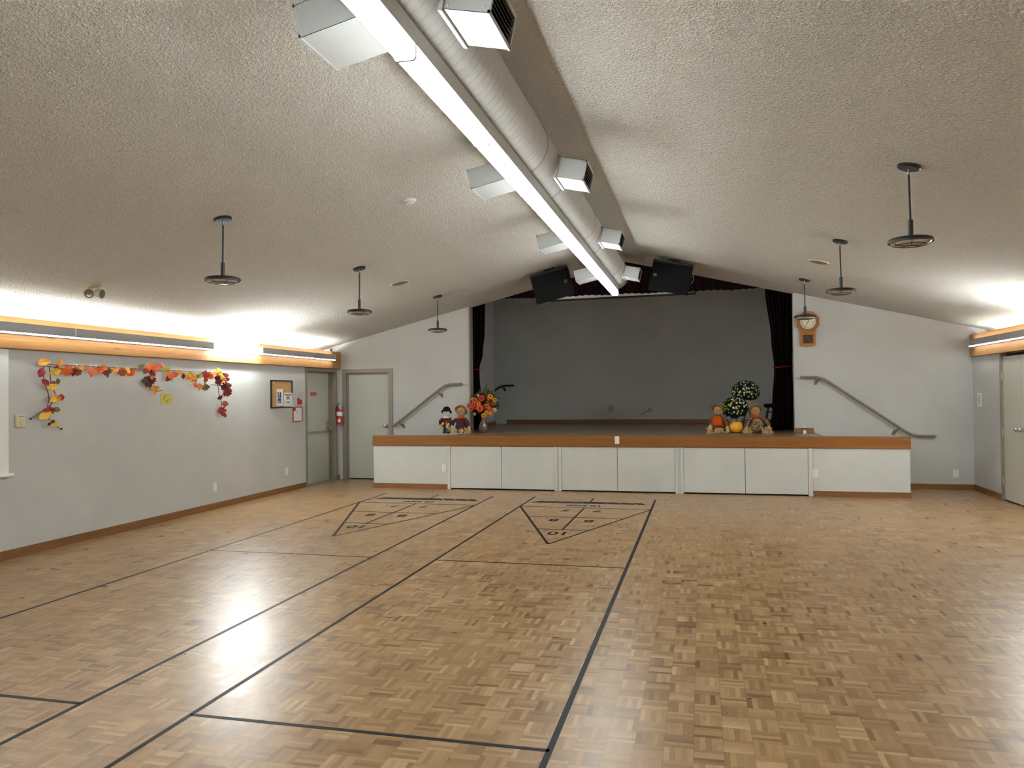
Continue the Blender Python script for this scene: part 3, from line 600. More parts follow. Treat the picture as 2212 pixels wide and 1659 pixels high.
# ---- two black loudspeakers hung under the ceiling before the stage
def loudspeaker(cx, cz_, ang, label, lx):
    """centre of the front face, roll about the view axis"""
    Y0 = 11.9
    t = thing('loudspeaker', label, 'loudspeaker', (cx, Y0, cz_), 'black stage loudspeakers')
    T = Matrix.Translation((cx, Y0, cz_)) @ Matrix.Rotation(R(ang), 4, 'Y') @ Matrix.Rotation(R(3), 4, 'X')
    q = MB(); hw, hh = .30, .235
    q.prism([(-hw, 0, -hh), (hw, 0, -hh), (hw, 0, hh), (-hw, 0, hh)], (0, .02, 0)); 
    a = [(-hw, .02, -hh), (hw, .02, -hh), (hw, .02, hh), (-hw, .02, hh)]; b = [(-hw+.02, .34, -hh+.09), (hw-.02, .34, -hh+.09), (hw-.02, .34, hh-.01), (-hw+.02, .34, hh-.01)]
    q.face(b[::-1])
    for i in range(4): q.face([a[i], a[(i+1) % 4], b[(i+1) % 4], b[i]])
    bmesh.ops.remove_doubles(q.bm, verts=q.bm.verts, dist=1e-4)
    part('cabinet', xf(q, T), M['blackmatte'], t)
    q = MB(); q.box(-hw+.02, hw-.02, -.012, .0, -hh+.02, hh-.04, .005); part('grille', xf(q, T), mat('black_mesh', (6, 6, 7), .8, spec=.2, var=.2, vscale=500, bump=.4, bscale=1200, bdist=.001), t)
    q = MB(); q.box(-hw+.01, hw-.01, -.006, .002, hh-.034, hh-.006, .003); part('top_strip', xf(q, T), M['black'], t)
    # small square emblem
    lg = MB()
    for x0, x1, z0, z1 in ((-.022, .022, .018, .022), (-.022, .022, -.022, -.018), (-.022, -.018, -.022, .022), (.018, .022, -.022, .022)): lg.box(lx+x0, lx+x1, -.0145, -.0118, z0, z1)
    for s in (1, -1): lg.obox((lx, -.013, 0), (.011, .0012, .003), Matrix.Rotation(R(45*s), 3, 'Y'))
    part('emblem', xf(lg, T), mat('silver_emblem', (150, 150, 150), .4), t)
    q = MB(); q.box(-.03, .03, .12, .18, hh-.02, hh+.035); q.box(-.09, .09, .10, .20, hh+.032, hh+.040); part('bracket', xf(q, T), M['black'], t)
    q = MB(); s = 1 if cx > RX else -1
    q.tube([(s*(hw-.02), .2, .05), (s*(hw+.02), .2, .09), (s*(hw+.035), .2, .02), (s*(hw+.01), .18, -.04)], .004, 6); part('cable', xf(q, T), M['white'], t)
loudspeaker(-2.255, 3.243, -13.3, 'black loudspeaker hung left of the ridge duct above the stage', .235)
loudspeaker(-.425, 3.285, 11.5, 'black loudspeaker hung right of the ridge duct above the stage', -.235)

# ---- rolled projection screen behind the valance
t = thing('projection_screen', 'rolled-up projection screen with black bottom bar above the stage', 'projection screen', (-1.35, 13.8, 3.2))
a = math.atan2(.03, 2.53); T = Matrix.Translation((-1.355, 13.8, 3.245)) @ Matrix.Rotation(-a, 4, 'Y')
q = MB(); q.box(-1.19, 1.19, -.004, .004, 0, .20); part('screen_cloth', xf(q, T), M['white'], t)
q = MB(); q.box(-1.29, 1.29, -.016, .016, -.02, .014, .004); q.box(1.255, 1.285, -.014, .014, .01, .12); part('bottom_bar', xf(q, T), M['black'], t)
q = MB(); q.lathe([(0, .05), (2.6, .05)], (-1.3, 0, .24), (1, 0, 0), 20); part('case', xf(q, T), M['black'], t, True)

# ================================================================== curtains
def drape(mb, fx0, fx1, zs, Y, folds, amp, thick=.012, n=None, ph=0.0):
    n = n or folds*10; rows = []
    for z in zs:
        a, b = fx0(z), fx1(z); row = []
        for i in range(n+1):
            u = i/n; x = a+(b-a)*u
            y = Y+amp*math.sin(2*math.pi*folds*u+ph)+amp*.4*math.sin(2*math.pi*folds*.43*u+1.3)
            row.append((x, y, z if not callable(z) else z(x)))
        rows.append(row)
    for off in (0, thick):
        vs = [[mb.bm.verts.new((x, y+off, z)) for x, y, z in r] for r in rows]
        for r0, r1 in zip(vs, vs[1:]):
            for i in range(n): mb.bm.faces.new((r0[i], r0[i+1], r1[i+1], r1[i]))
def interp(tab):
    def f(z):
        for (z0, v0), (z1, v1) in zip(tab, tab[1:]):
            if z0 <= z <= z1:
                k = (z-z0)/(z1-z0); k = k*k*(3-2*k); return v0+(v1-v0)*k
        return tab[0][1] if z < tab[0][0] else tab[-1][1]
    return f
zl = [.88+i*.05 for i in range(58)]
def curtain(label, e0, e1, tz, folds, ctie):
    t = thing('stage_curtain', label, 'curtain', ((e0(1)+e1(1))/2, 13.8, .88), 'burgundy stage curtains')
    q = MB(); drape(q, e0, e1, [z for z in zl if z <= 3.75], 13.8, folds, .035); part('drape', q, M['curtain'], t, True)
    q = MB(); a, b = e0(tz), e1(tz)
    pts = [((a+b)/2+math.cos(k*math.pi/10)*((b-a)/2+.012), 13.806+math.sin(k*math.pi/10)*.075, tz+.012*math.cos(k*math.pi/10)) for k in range(20)]
    q.tube(pts+[pts[0]], .014, 6); part('tieback', q, M['cord'], t, True)
curtain('burgundy curtain tied back at the left of the stage opening', interp([(.88, -4.18), (2.0, -4.16), (3.3, -4.18)]), interp([(.88, -3.945), (1.2, -3.95), (2.0, -4.0), (2.3, -3.93), (2.7, -3.89), (3.3, -3.875)]), 2.0, 5, None)
curtain('burgundy curtain tied back at the right of the stage opening', interp([(.88, 1.14), (1.3, 1.17), (1.95, 1.21), (2.4, 1.17), (3.3, 1.08)]), interp([(.88, 1.56), (1.95, 1.50), (3.3, 1.57)]), 1.955, 8, None)
# valance: follows the ceiling, straight scalloped bottom
q = MB(); n = 360; rows = []
for off in (0, .012):
    top, mid, bot = [], [], []
    for i in range(n+1):
        x = -3.62+i*(.96+3.62)/n; y = 13.5+.025*math.sin(x*2*math.pi/.115)+.01*math.sin(x*17)+off
        zb = 3.262+.008*math.sin(x*2*math.pi/.115+.8)+.006*math.sin(x*9); zt = max(zb+.01, cz(x)+.10)
        top.append(q.bm.verts.new((x, 13.5+off, zt))); bot.append(q.bm.verts.new((x, y, zb))); mid.append(q.bm.verts.new((x, 13.5+(y-13.5-off)*.7+off, (zt+zb)/2)))
    for A, B in ((bot, mid), (mid, top)):
        for i in range(n): q.bm.faces.new((A[i], A[i+1], B[i+1], B[i]))
solo('stage_valance', q, M['curtain'], 'burgundy pleated valance across the top of the stage opening', 'valance', smooth=True)

# ================================================================== handrails
def handrail(label, pts, brs, m, wall_y):
    t = thing('handrail', label, 'handrail', pts[0])
    # round the corners
    P = [Vector(p) for p in pts]; out = [P[0]]
    for a, b, c in zip(P, P[1:], P[2:]):
        d0 = (a-b).normalized()*.11; d1 = (c-b).normalized()*.11
        for k in range(7):
            u = k/6; out.append((b+d0)*(1-u)**2+b*2*u*(1-u)+(b+d1)*u*u)
    out.append(P[-1])
    q = MB(); q.tube(out, .021, 14); q.ball(P[0], .021, 14, 8); q.ball(P[-1], .021, 14, 8); part('rail', q, m, t, True)
    for x, z in brs:
        q = MB(); d = .055*(1 if x > RX else -1)
        q.tube([(x, P[0].y, z-.018), (x-d*.4, P[0].y+.01, z-.055), (x-d, wall_y-.006, z-.085)], .012, 8); q.obox((x-d, wall_y-.004, z-.09), (.024, .004, .04), Matrix.Rotation(R(25 if x > RX else -25), 3, 'Y')); part('bracket', q, m, t)
ry = YF-.075
handrail('taupe handrail sloping down right of the stage', [(1.56, ry, 1.763), (1.86, ry, 1.757), (3.17, ry, .830), (3.49, ry, .826)], [(1.845, 1.765), (2.98, .965)], M['rail'], YF)
handrail('taupe handrail sloping down left of the stage to the plain door', [(-4.13, ry, 1.728), (-4.43, ry, 1.722), (-5.43, ry, .985)], [(-4.58, 1.62), (-5.32, 1.07)], M['rail'], YF)
ry = 16.82
handrail('black handrail end at the back of the stage', [(-4.08, ry, 1.735), (-4.36, ry, 1.732), (-5.2, ry, 1.13)], [(-4.36, 1.735)], M['black'], 16.9)

# ================================================================== wall clock
t = thing('wall_clock', 'octagonal wooden pendulum clock on the wall right of the stage', 'clock', (1.675, YF, 2.23))
cx, czk = 1.675, 2.650
MO = m_wood('honey_oak', (186, 128, 58), (146, 94, 36), 'X', .4, 2.0); MOd = m_wood('dark_honey_oak', (160, 104, 44), (120, 74, 28), 'X', .4, 2.0)
o8 = lambda r, y: [(cx+r*math.cos(R(22.5+45*i)), y, czk+r*math.sin(R(22.5+45*i))) for i in range(8)]
q = MB(); q.prism(o8(.176, YF-.055), (0, .055, 0)); 
q.prism([(cx-.135, YF-.05, czk-.125), (cx+.135, YF-.05, czk-.125), (cx+.115, YF-.05, czk-.165), (cx+.10, YF-.05, czk-.185), (cx-.10, YF-.05, czk-.185), (cx-.115, YF-.05, czk-.165)], (0, .05, 0))
a = czk-.392
q.prism([(cx-.112, YF-.045, czk-.175), (cx+.112, YF-.045, czk-.175), (cx+.112, YF-.045, a+.012), (cx+.06, YF-.045, a), (cx, YF-.045, a-.006), (cx-.06, YF-.045, a), (cx-.112, YF-.045, a+.012)], (0, .045, 0))
part('case', q, MO, t)
q = MB(); q.torus((cx, YF-.055, czk), (0, 1, 0), .128, .012, 48, 8)
for i in range(8):
    p0, p1 = o8(.172, YF-.057)[i], o8(.172, YF-.057)[(i+1) % 8]; q.tube([p0, p1], .006, 6)
part('moulding', q, MOd, t, True)
q = MB(); q.lathe([(0, .119), (.004, .119), (.0045, 0)], (cx, YF-.055, czk), (0, -1, 0), 48); fc = part('dial', q, mat('cream_dial', (222, 214, 190), .35), t)
rom = ['XII', 'I', 'II', 'III', 'IV', 'V', 'VI', 'VII', 'VIII', 'IX', 'X', 'XI']
for i, s_ in enumerate(rom):
    q = MB(); an = R(90-30*i); q.text(s_, .036, Matrix.Translation((cx+.093*math.cos(an), YF-.0605, czk+.093*math.sin(an))) @ Matrix.Rotation(an-math.pi/2, 4, 'Y').inverted() @ Matrix.Rotation(math.pi/2, 4, 'X')); part('numeral', q, M['ink'], fc)
def hand(L, w, deg):
    an = R(90-deg); d = Vector((math.cos(an), 0, math.sin(an))); n_ = Vector((-d.z, 0, d.x)); p = Vector((cx, YF-.0625, czk)); q = MB()
    q.prism([p-d*.015-n_*w, p-d*.015+n_*w, p+d*L*.7+n_*w*1.2, p+d*L, p+d*L*.7-n_*w*1.2], (0, .0015, 0)); return q
part('hour_hand', hand(.062, .004, 17), M['ink'], fc); part('minute_hand', hand(.10, .0028, 208), M['ink'], fc)
q = MB(); q.box(cx-.073, cx+.073, YF-.047, YF-.043, a+.05, a+.185); pw = part('pendulum_window', q, mat('smoked_glass', (74, 58, 48), .1), t)
q = MB(); q.tube([(cx-.04, YF-.049, a+.165), (cx+.058, YF-.049, a+.058)], .0025, 6); part('window_rod', q, M['alu'], pw)
q = MB()
for x0, x1, z0, z1 in ((-.082, .082, .182, .192), (-.082, .082, .042, .052), (-.082, -.072, .042, .192), (.072, .082, .042, .192)): q.box(cx+x0, cx+x1, YF-.052, YF-.043, a+z0, a+z1, .002)
part('window_frame', q, MOd, t)
# ================================================================== painted shuffleboard courts on the floor
def court(xa, xb, label, wd):
    t = thing('shuffleboard_court', label, 'court marking', ((xa+xb)/2, 7.0, 0), 'painted shuffleboard courts')
    xm = (xa+xb)/2; h = .0012
    def bar(q, p0, p1, w):
        a, b = Vector((*p0, 0)), Vector((*p1, 0)); d = (b-a).normalized(); s = Vector((-d.y, d.x, 0))*w/2
        q.prism([a-s, a+s, b+s, b-s], (0, 0, h))
    q = MB(); bar(q, (xa, -4.4), (xa, 11.38), wd[0]); part('side_line', q, M['line'], t)
    q = MB(); bar(q, (xb, -4.4), (xb, 11.30), wd[1]); part('side_line', q, M['line'], t)
    q = MB(); bar(q, (xa, 6.88), (xb, 6.88), .022); part('foul_line', q, M['line'], t)
    q = MB(); bar(q, (xa, 3.31), (xb, 3.31), .026); part('foul_line', q, M['line'], t)
    q = MB(); bar(q, (xa, 10.385), (xm, 7.82), .03); bar(q, (xb, 10.36), (xm, 7.82), .024); bar(q, (xa, 10.385), (xb, 10.36), .022)
    part('scoring_triangle', q, M['line'], t)
    q = MB()
    for y in (8.68, 9.55):
        k = (y-7.82)/(10.37-7.82); bar(q, (xm-k*(xm-xa), y), (xm+k*(xb-xm), y), .022)
    bar(q, (xm, 8.69), (xm, 10.37), .024); bar(q, (xm, 10.92), (xm, 11.36), .024)
    part('zone_line', q, M['line'], t)
    q = MB()
    wdt = (xb-xa)/9.0
    for i in range(9):
        x0 = xa+.06+i*(xb-xa-.08)/9; s = -1 if i < 4 else (1 if i > 4 else 0)
        if i == 8: wdt *= .75
        sh = -.10*s
        pts = [(x0+max(0, -sh)*0, 10.77, 0), (x0+wdt*.84, 10.77, 0), (x0+wdt*.84+sh, 10.94, 0), (x0+sh, 10.94, 0)]
        q.prism(pts, (0, 0, h))
    part('zone_dashes', q, M['line'], t)
    rot = Matrix.Rotation(math.pi, 4, 'Z')
    for s_, x, y, sz in (('10', xm-.005, 8.45, .25), ('8', xm-.22, 9.32, .25), ('8', xm+.21, 9.32, .25), ('7', xm-.21, 10.12, .22), ('7', xm+.21, 10.12, .22), ('10 OFF', xm-.03, 10.58, .16)):
        q = MB(); q.text(s_, sz, Matrix.Translation((x, y, h*.5)) @ rot, h*.5, bold=.006); part('numeral' if s_ != '10 OFF' else 'lettering', q, M['line'], t)
court(-2.44, -.66, 'right shuffleboard court of dark painted lines, nearer the room centre', (.026, .030))
court(-4.835, -3.08, 'left shuffleboard court of dark painted lines, nearer the garland wall', (.026, .026))

# ================================================================== left wall
FX = XL
q = MB(); q.box(FX, FX+.028, 6.215, 6.32, 1.272, 1.392, .006); t = solo('thermostat', q, M['ivory'], 'ivory thermostat box on the wall beside the window', 'thermostat')
q = MB(); q.lathe([(0, .03), (.008, .028), (.0085, 0)], (FX+.028, 6.275, 1.325), (1, 0, 0), 24); part('dial', q, M['ivory'], t, True)
q = MB(); q.box(FX+.028, FX+.030, 6.24, 6.30, 1.372, 1.382); part('scale_window', q, M['greymetal'], t)
q = MB(); q.box(FX, FX+.003, 8.325, 8.535, 1.462, 1.60); t = solo('sticky_note', q, mat('faded_yellow_paper', (196, 182, 92), .85, var=.06, vscale=8), 'square yellow paper note with scribbled pencil lines under the garland', 'note')
q = MB()
for z, y0, y1 in ((1.565, 8.37, 8.45), (1.545, 8.385, 8.43), (1.522, 8.36, 8.40), (1.508, 8.40, 8.50), (1.495, 8.41, 8.47), (1.478, 8.43, 8.51)):
    q.tube([(FX+.0035, y0+(y1-y0)*k/7, z+.006*math.sin(k*2.3)+.018*k/7) for k in range(8)], .0018, 5)
part('handwriting', q, mat('pencil', (92, 84, 48), .8), t)
# cork board with a leaflet and a sheet
t = thing('cork_board', 'small cork notice board in a black frame beside the exit door', 'notice board', (FX, 11.17, 1.36))
y0, y1, z0, z1 = 10.85, 11.50, 1.36, 1.805
q = MB(); q.box(FX, FX+.014, y0, y1, z0, z1); part('board', q, M['cork'], t)
q = MB()
for a, b, c_, d_ in ((y0, y0+.026, z0, z1), (y1-.026, y1, z0, z1), (y0, y1, z0, z0+.02), (y0, y1, z1-.02, z1)): q.box(FX, FX+.024, a, b, c_, d_, .003)
part('frame', q, M['black'], t)
q = MB(); q.ball((FX+.02, y0+.06, z1-.05), .008, 12, 8); part('push_pin', q, M['white'], t, True)
q = MB(); q.box(FX+.015, FX+.018, 11.02, 11.20, 1.40, 1.66); t = solo('leaflet', q, M['paper'], 'narrow white leaflet with blue panel pinned on the cork board', 'leaflet')
q = MB(); q.box(FX+.018, FX+.0186, 11.04, 11.145, 1.435, 1.615); bp = part('blue_panel', q, mat('royal_blue_print', (30, 62, 130), .6, var=.05), t)
q = MB(); q.text('f', .11, Matrix.Translation((FX+.0188, 11.085, 1.57)) @ Matrix.Rotation(math.pi/2, 4, 'Z') @ Matrix.Rotation(math.pi/2, 4, 'X'), bold=.004)
for z in (1.525, 1.508, 1.47, 1.458, 1.446): q.box(FX+.0186, FX+.019, 11.052, 11.13, z, z+.004)
part('white_print', q, M['paper'], bp)
q = MB(); q.prism([(FX+.027, 11.20, 1.385), (FX+.027, 11.49, 1.375), (FX+.026, 11.475, 1.60), (FX+.026, 11.22, 1.605)], (.002, 0, 0)); t = solo('notice_sheet', q, M['paper'], 'white printed sheet hanging over the corner of the cork board', 'notice')
q = MB()
for z, a, b, hh in ((1.572, 11.235, 11.455, .012), (1.55, 11.265, 11.43, .010), (1.465, 11.23, 11.465, .002), (1.44, 11.30, 11.40, .010), (1.41, 11.225, 11.47, .002), (1.397, 11.225, 11.47, .002)): q.box(FX+.027, FX+.0295, a, b, z, z+hh)
for a in (11.295, 11.32, 11.36, 11.385): q.box(FX+.027, FX+.0295, a, a+.008, 1.485, 1.535)
q.box(FX+.027, FX+.0295, 11.33, 11.352, 1.505, 1.535); q.box(FX+.027, FX+.0295, 11.238, 11.258, 1.438, 1.452)
part('print', q, M['ink'], t)
# fire call box, evacuation plan
t = thing('fire_alarm_pull', 'small red fire alarm pull box between cork board and exit door', 'fire alarm', (FX, 11.735, 1.40))
q = MB(); q.prism([(FX, 11.69, 1.405), (FX, 11.785, 1.405), (FX, 11.785, 1.515), (FX, 11.69, 1.515)], (.022, 0, 0)); q.box(FX+.02, FX+.042, 11.698, 11.777, 1.41, 1.49, .006); part('body', q, M['red'], t)
q = MB(); q.box(FX+.036, FX+.05, 11.708, 11.767, 1.492, 1.51, .003); part('handle', q, M['white'], t)
t = thing('evacuation_plan', 'evacuation plan sheet in a red frame below the fire alarm', 'sign', (FX, 11.68, 1.122))
q = MB(); q.box(FX, FX+.006, 11.545, 11.825, 1.13, 1.36); part('sheet', q, M['paper'], t)
q = MB()
for a, b, c_, d_ in ((11.53, 11.55, 1.12, 1.37), (11.82, 11.84, 1.12, 1.37), (11.53, 11.84, 1.12, 1.136), (11.53, 11.84, 1.354, 1.37)): q.box(FX, FX+.012, a, b, c_, d_, .002)
part('frame', q, M['red'], t)
q = MB(); q.box(FX+.006, FX+.0066, 11.555, 11.62, 1.305, 1.35); part('logo_block', q, mat('maroon_print', (84, 30, 40), .7), t)
q = MB()
for p0, p1 in (((11.63, 1.30), (11.79, 1.22)), ((11.57, 1.20), (11.70, 1.29)), ((11.66, 1.33), (11.70, 1.26)), ((11.57, 1.19), (11.79, 1.19)), ((11.72, 1.30), (11.80, 1.33)), ((11.60, 1.17), (11.74, 1.16))): q.tube([(FX+.0066, *p0), (FX+.0066, *p1)], .002, 4)
part('plan_lines', q, mat('grey_print', (140, 136, 138), .8), t)
# outlets and plates
def plate(name, label, cat, c, nrm, w, h, m='white', duplex=False, grp=None):
    """c is the centre on the wall; nrm the wall's outward axis (+x or -y)"""
    n_ = Vector(nrm); s = Vector((0, 1, 0)) if abs(n_.x) > .5 else Vector((1, 0, 0)); c = Vector(c)
    def bx(q, a, b, z0, z1, d0, d1, bev=0.0):
        p, r = c+s*a+n_*d0, c+s*b+n_*d1
        q.box(min(p.x, r.x), max(p.x, r.x), min(p.y, r.y), max(p.y, r.y), c.z+z0, c.z+z1, bev)
    t = thing(name, label, cat, c-Vector((0, 0, h/2)), grp); q = MB(); bx(q, -w/2, w/2, -h/2, h/2, 0, .006, .0015); part('cover_plate', q, M[m], t)
    if duplex:
        for z in (-.024, .024):
            q = MB(); bx(q, -.017, .017, z-.015, z+.015, .006, .009, .002); rc = part('receptacle', q, M['white'], t)
            q = MB(); bx(q, -.009, -.006, z-.004, z+.008, .009, .0096); bx(q, .006, .009, z-.004, z+.008, .009, .0096); bx(q, -.003, .003, z-.012, z-.007, .009, .0096); part('slots', q, M['ink'], rc)
    else:
        q = MB()
        for z in (-h*.36, h*.36):
            p = c+n_*.006+Vector((0, 0, z)); q.lathe([(0, .004), (.0012, .003), (.00121, 0)], p, n_, 10)
        part('screw', q, M['greymetal'], t)
    return t, bx
plate('outlet', 'white outlet low on the left wall near the exit door', 'outlet', (FX, 11.33, .33), (1, 0, 0), .075, .12, duplex=True)
t, bx = plate('plug_box', 'small white plate low on the left wall below the note', 'wall plate', (FX, 9.423, .303), (1, 0, 0), .07, .12)
plate('outlet', 'white outlet on the left front panel of the stage', 'outlet', (-4.112, 12.065, .343), (0, -1, 0), .074, .118, duplex=True)
plate('outlet', 'white outlet on the right front panel of the stage', 'outlet', (1.603, 12.065, .335), (0, -1, 0), .074, .118, duplex=True)
plate('wall_plate', 'blank white plate low on the far wall right of the stage', 'wall plate', (3.79, YF, .247), (0, -1, 0), .08, .12)
plate('outlet', 'grey outlet low on the back wall of the dark stage', 'outlet', (-1.914, 16.9, 1.207), (0, -1, 0), .10, .12, 'greymetal')
t, bx = plate('light_switch_panel', 'white four-switch panel on the wall beside the closet doors', 'light switch', (XR, 12.91, 1.385), (-1, 0, 0), .17, .20)
for i in range(4):
    q = MB(); bx(q, -.03, .03, -.066+i*.036, -.046+i*.036, .006, .012, .002); part('switch', q, M['greymetal'], t)
q = MB(); q.box(-1.312, -1.243, 12.0435, 12.0445, .753, .872); t = solo('paper_label', q, M['paper'], 'small white paper stuck on the brown stage edge', 'label')
# loose cable on the stage wall
q = MB(); q.tube([(-1.09, 16.89, 1.2), (-1.12, 16.885, 1.17), (-1.12, 16.885, 1.14), (-1.19, 16.885, 1.13), (-1.21, 16.885, 1.10), (-1.27, 16.89, 1.08)], .012, 8); q.box(-1.12, -1.04, 16.875, 16.9, 1.13, 1.21, .006); solo('cable_stub', q, M['greymetal'], 'grey bit of cable on the back wall of the dark stage', 'cable', smooth=True)

# ---- exit sign in the gap above the left beam
t = thing('exit_sign', 'lit red exit sign in the gap above the left beam', 'exit sign', (-6.74, YF-.03, 2.24))
q = MB(); q.box(-6.80, -6.675, YF-.05, YF, 2.24, 2.418, .004); part('body', q, mat('dark_red_case', (70, 20, 34), .5), t)
q = MB(); q.box(-6.795, -6.69, YF-.053, YF-.05, 2.25, 2.413); pf = part('face', q, glow('red_sign_lit', (1.0, .04, .06, 1), .7), t)
q = MB(); q.text('EXIT', .05, Matrix.Translation((-6.742, YF-.0535, 2.375)) @ Matrix.Rotation(math.pi/2, 4, 'X'), bold=.001); part('letters', q, glow('pale_letters_lit', (1, .5, .5, 1), 1.2), pf)

# ---- fire extinguisher in the corner
x, y = -6.475, 13.085
t = thing('fire_extinguisher', 'red fire extinguisher hanging in the corner between the two doors', 'fire extinguisher', (x, y, 1.03))
q = MB(); q.lathe([(0, .045), (.006, .056), (.25, .056), (.29, .048), (.315, .026), (.325, .02), (.33, 0)], (x, y, 1.03), (0, 0, 1), 28); tk = part('tank', q, M['red'], t, True)
q = MB(); q.lathe([(.145, .0568), (.22, .0568)], (x, y, 1.03), (0, 0, 1), 28, cap=False); part('label_band', q, M['paper'], tk, True)
q = MB(); q.box(x+.0, x+.045, y-.062, y-.050, 1.06, 1.12); part('instruction_label', q, M['paper'], tk)
q = MB(); q.cyl((x, y, 1.355), (x, y, 1.385), .016); q.box(x-.012, x+.012, y-.09, y+.03, 1.385, 1.397, .003); q.obox((x, y-.05, 1.41), (.01, .055, .005), Matrix.Rotation(R(-12), 3, 'X')); part('valve', q, M['alu'], t, True)
q = MB(); q.tube([(x, y-.02, 1.375), (x-.02, y-.055, 1.37), (x-.04, y-.068, 1.30), (x-.04, y-.068, 1.20), (x-.035, y-.068, 1.14)], .010, 8); part('hose', q, M['black'], t, True)
q = MB(); q.obox((x+.045, y-.066, 1.335), (.022, .001, .045), Matrix.Rotation(R(-22), 3, 'Y')); part('inspection_tag', q, mat('pale_blue_card', (150, 186, 206), .7), t)

# ================================================================== leaf garland over a curtain rod
t = thing('curtain_rod', 'thin white rod carrying the autumn leaf garland on the left wall', 'curtain rod', (FX, 8.06, 1.88))
q = MB(); q.tube([(-6.475, 6.48, 1.901), (-6.475, 9.62, 1.881)], .0065, 8); q.tube([(-6.475, 6.48, 1.901), (FX, 6.48, 1.901)], .006, 8); q.tube([(-6.475, 9.62, 1.881), (FX, 9.62, 1.881)], .006, 8); part('rod', q, M['rail'], t, True)
for y in (6.52, 6.909, 7.176, 8.6, 9.55):
    q = MB(); z = 1.901-(y-6.48)*.0064; q.box(FX, -6.462, y-.008, y+.008, z-.004, z+.016, .003); part('bracket', q, M['white'], t)
t = thing('leaf_garland', 'autumn maple leaf garland draped along the rod on the left wall', 'garland', (-6.49, 8.0, 1.3))
LC = {'A': (232, 158, 62), 'Y': (228, 190, 66), 'R': (150, 40, 46), 'O': (214, 100, 42), 'P': (230, 140, 96), 'D': (98, 26, 30), 'B': (160, 74, 36), 'G': (112, 108, 52), 'L': (168, 164, 52), 'K': (196, 110, 120), 'E': (70, 72, 44), 'U': (82, 46, 52), 'M': (122, 50, 34)}
LM = {k: mat('leaf_cloth_'+n_, LC[k], .7, var=.18, vscale=70) for k, n_ in zip('AYROPDBGLKEUM', ['amber', 'yellow', 'red', 'orange', 'peach', 'burgundy', 'russet', 'olive', 'lime', 'pink', 'moss', 'plum', 'mahogany'])}
def leaf_outline(kind):
    if kind == 'm':
        half = [(0, -.5), (.05, -.36), (.30, -.42), (.24, -.26), (.50, -.18), (.40, -.04), (.52, .10), (.30, .08), (.30, .24), (.16, .16), (.12, .34), (0, .52)]
    else:
        half = [(0, -.5), (.16, -.40), (.28, -.22), (.33, 0), (.27, .22), (.14, .38), (0, .5)]
    return half
LMESH = {}
def leaf_mesh(kind, col):
    if (kind, col) in LMESH: return LMESH[(kind, col)]
    q = MB(); hf = leaf_outline(kind); curl = .22
    for s in (1, -1):
        rim = [q.bm.verts.new((s*x, y, curl*x*x*2.0-.25*y*y+.05*math.sin(9*y+3*s*x))) for x, y in hf]
        mid = [q.bm.verts.new((0, y, -.25*y*y-.02)) for x, y in hf]
        for i in range(len(hf)-1):
            for tri in ((mid[i], rim[i], rim[i+1]), (mid[i], rim[i+1], mid[i+1])):
                if len({v.co.to_tuple(5) for v in tri}) == 3: q.bm.faces.new(tri)
    bmesh.ops.remove_doubles(q.bm, verts=q.bm.verts, dist=1e-4)
    g2 = bmesh.ops.extrude_face_region(q.bm, geom=list(q.bm.faces))
    bmesh.ops.translate(q.bm, verts=[v for v in g2['geom'] if isinstance(v, bmesh.types.BMVert)], vec=(0, 0, -.02))
    me = q.mesh('leaf', LM[col], smooth=False); LMESH[(kind, col)] = me; return me
q = MB()
for vn in VINES: q.tube([(-6.497+.012*math.sin(i*1.7), y, z) for i, (y, z) in enumerate(vn)], .0042, 6)
for vn in VINES[:2]: q.ball((-6.495, *vn[-1]), .012, 10, 8)
part('vine', q, M['stem'], t, True)
rg = random.Random(5)
for y, z, s, col, kind, rot in LEAVES:
    o = bpy.data.objects.new('leaf', leaf_mesh(kind, col)); COL.objects.link(o); o.parent = t
    n_ = Vector((.8, -.62+rg.uniform(-.35, .3), rg.uniform(-.35, .45))).normalized()
    side = Vector((0, 0, 1)).cross(n_).normalized(); up = n_.cross(side)
    B = Matrix((side, up, n_)).transposed().to_4x4()
    o.matrix_local = Matrix.Translation(Vector((-6.463+rg.uniform(-.012, .022), y, z))-t.location) @ B @ Matrix.Rotation(R(rot-(90 if kind == 'o' else 0)+rg.uniform(-15, 15)), 4, 'Z') @ Matrix.Scale(s*1.3, 4)

# ---- nail marks on the far wall
for x, z in ((3.34, 1.36), (3.52, 1.36), (3.90, 1.33), (3.93, 1.12)):
    q = MB(); q.lathe([(0, .006), (.003, .005), (.0031, 0)], (x, YF, z), (0, -1, 0), 10); solo('screw_anchor', q, M['rail'], 'small dark screw anchor in the wall right of the handrail', 'screw', 'screw anchors in the far wall')
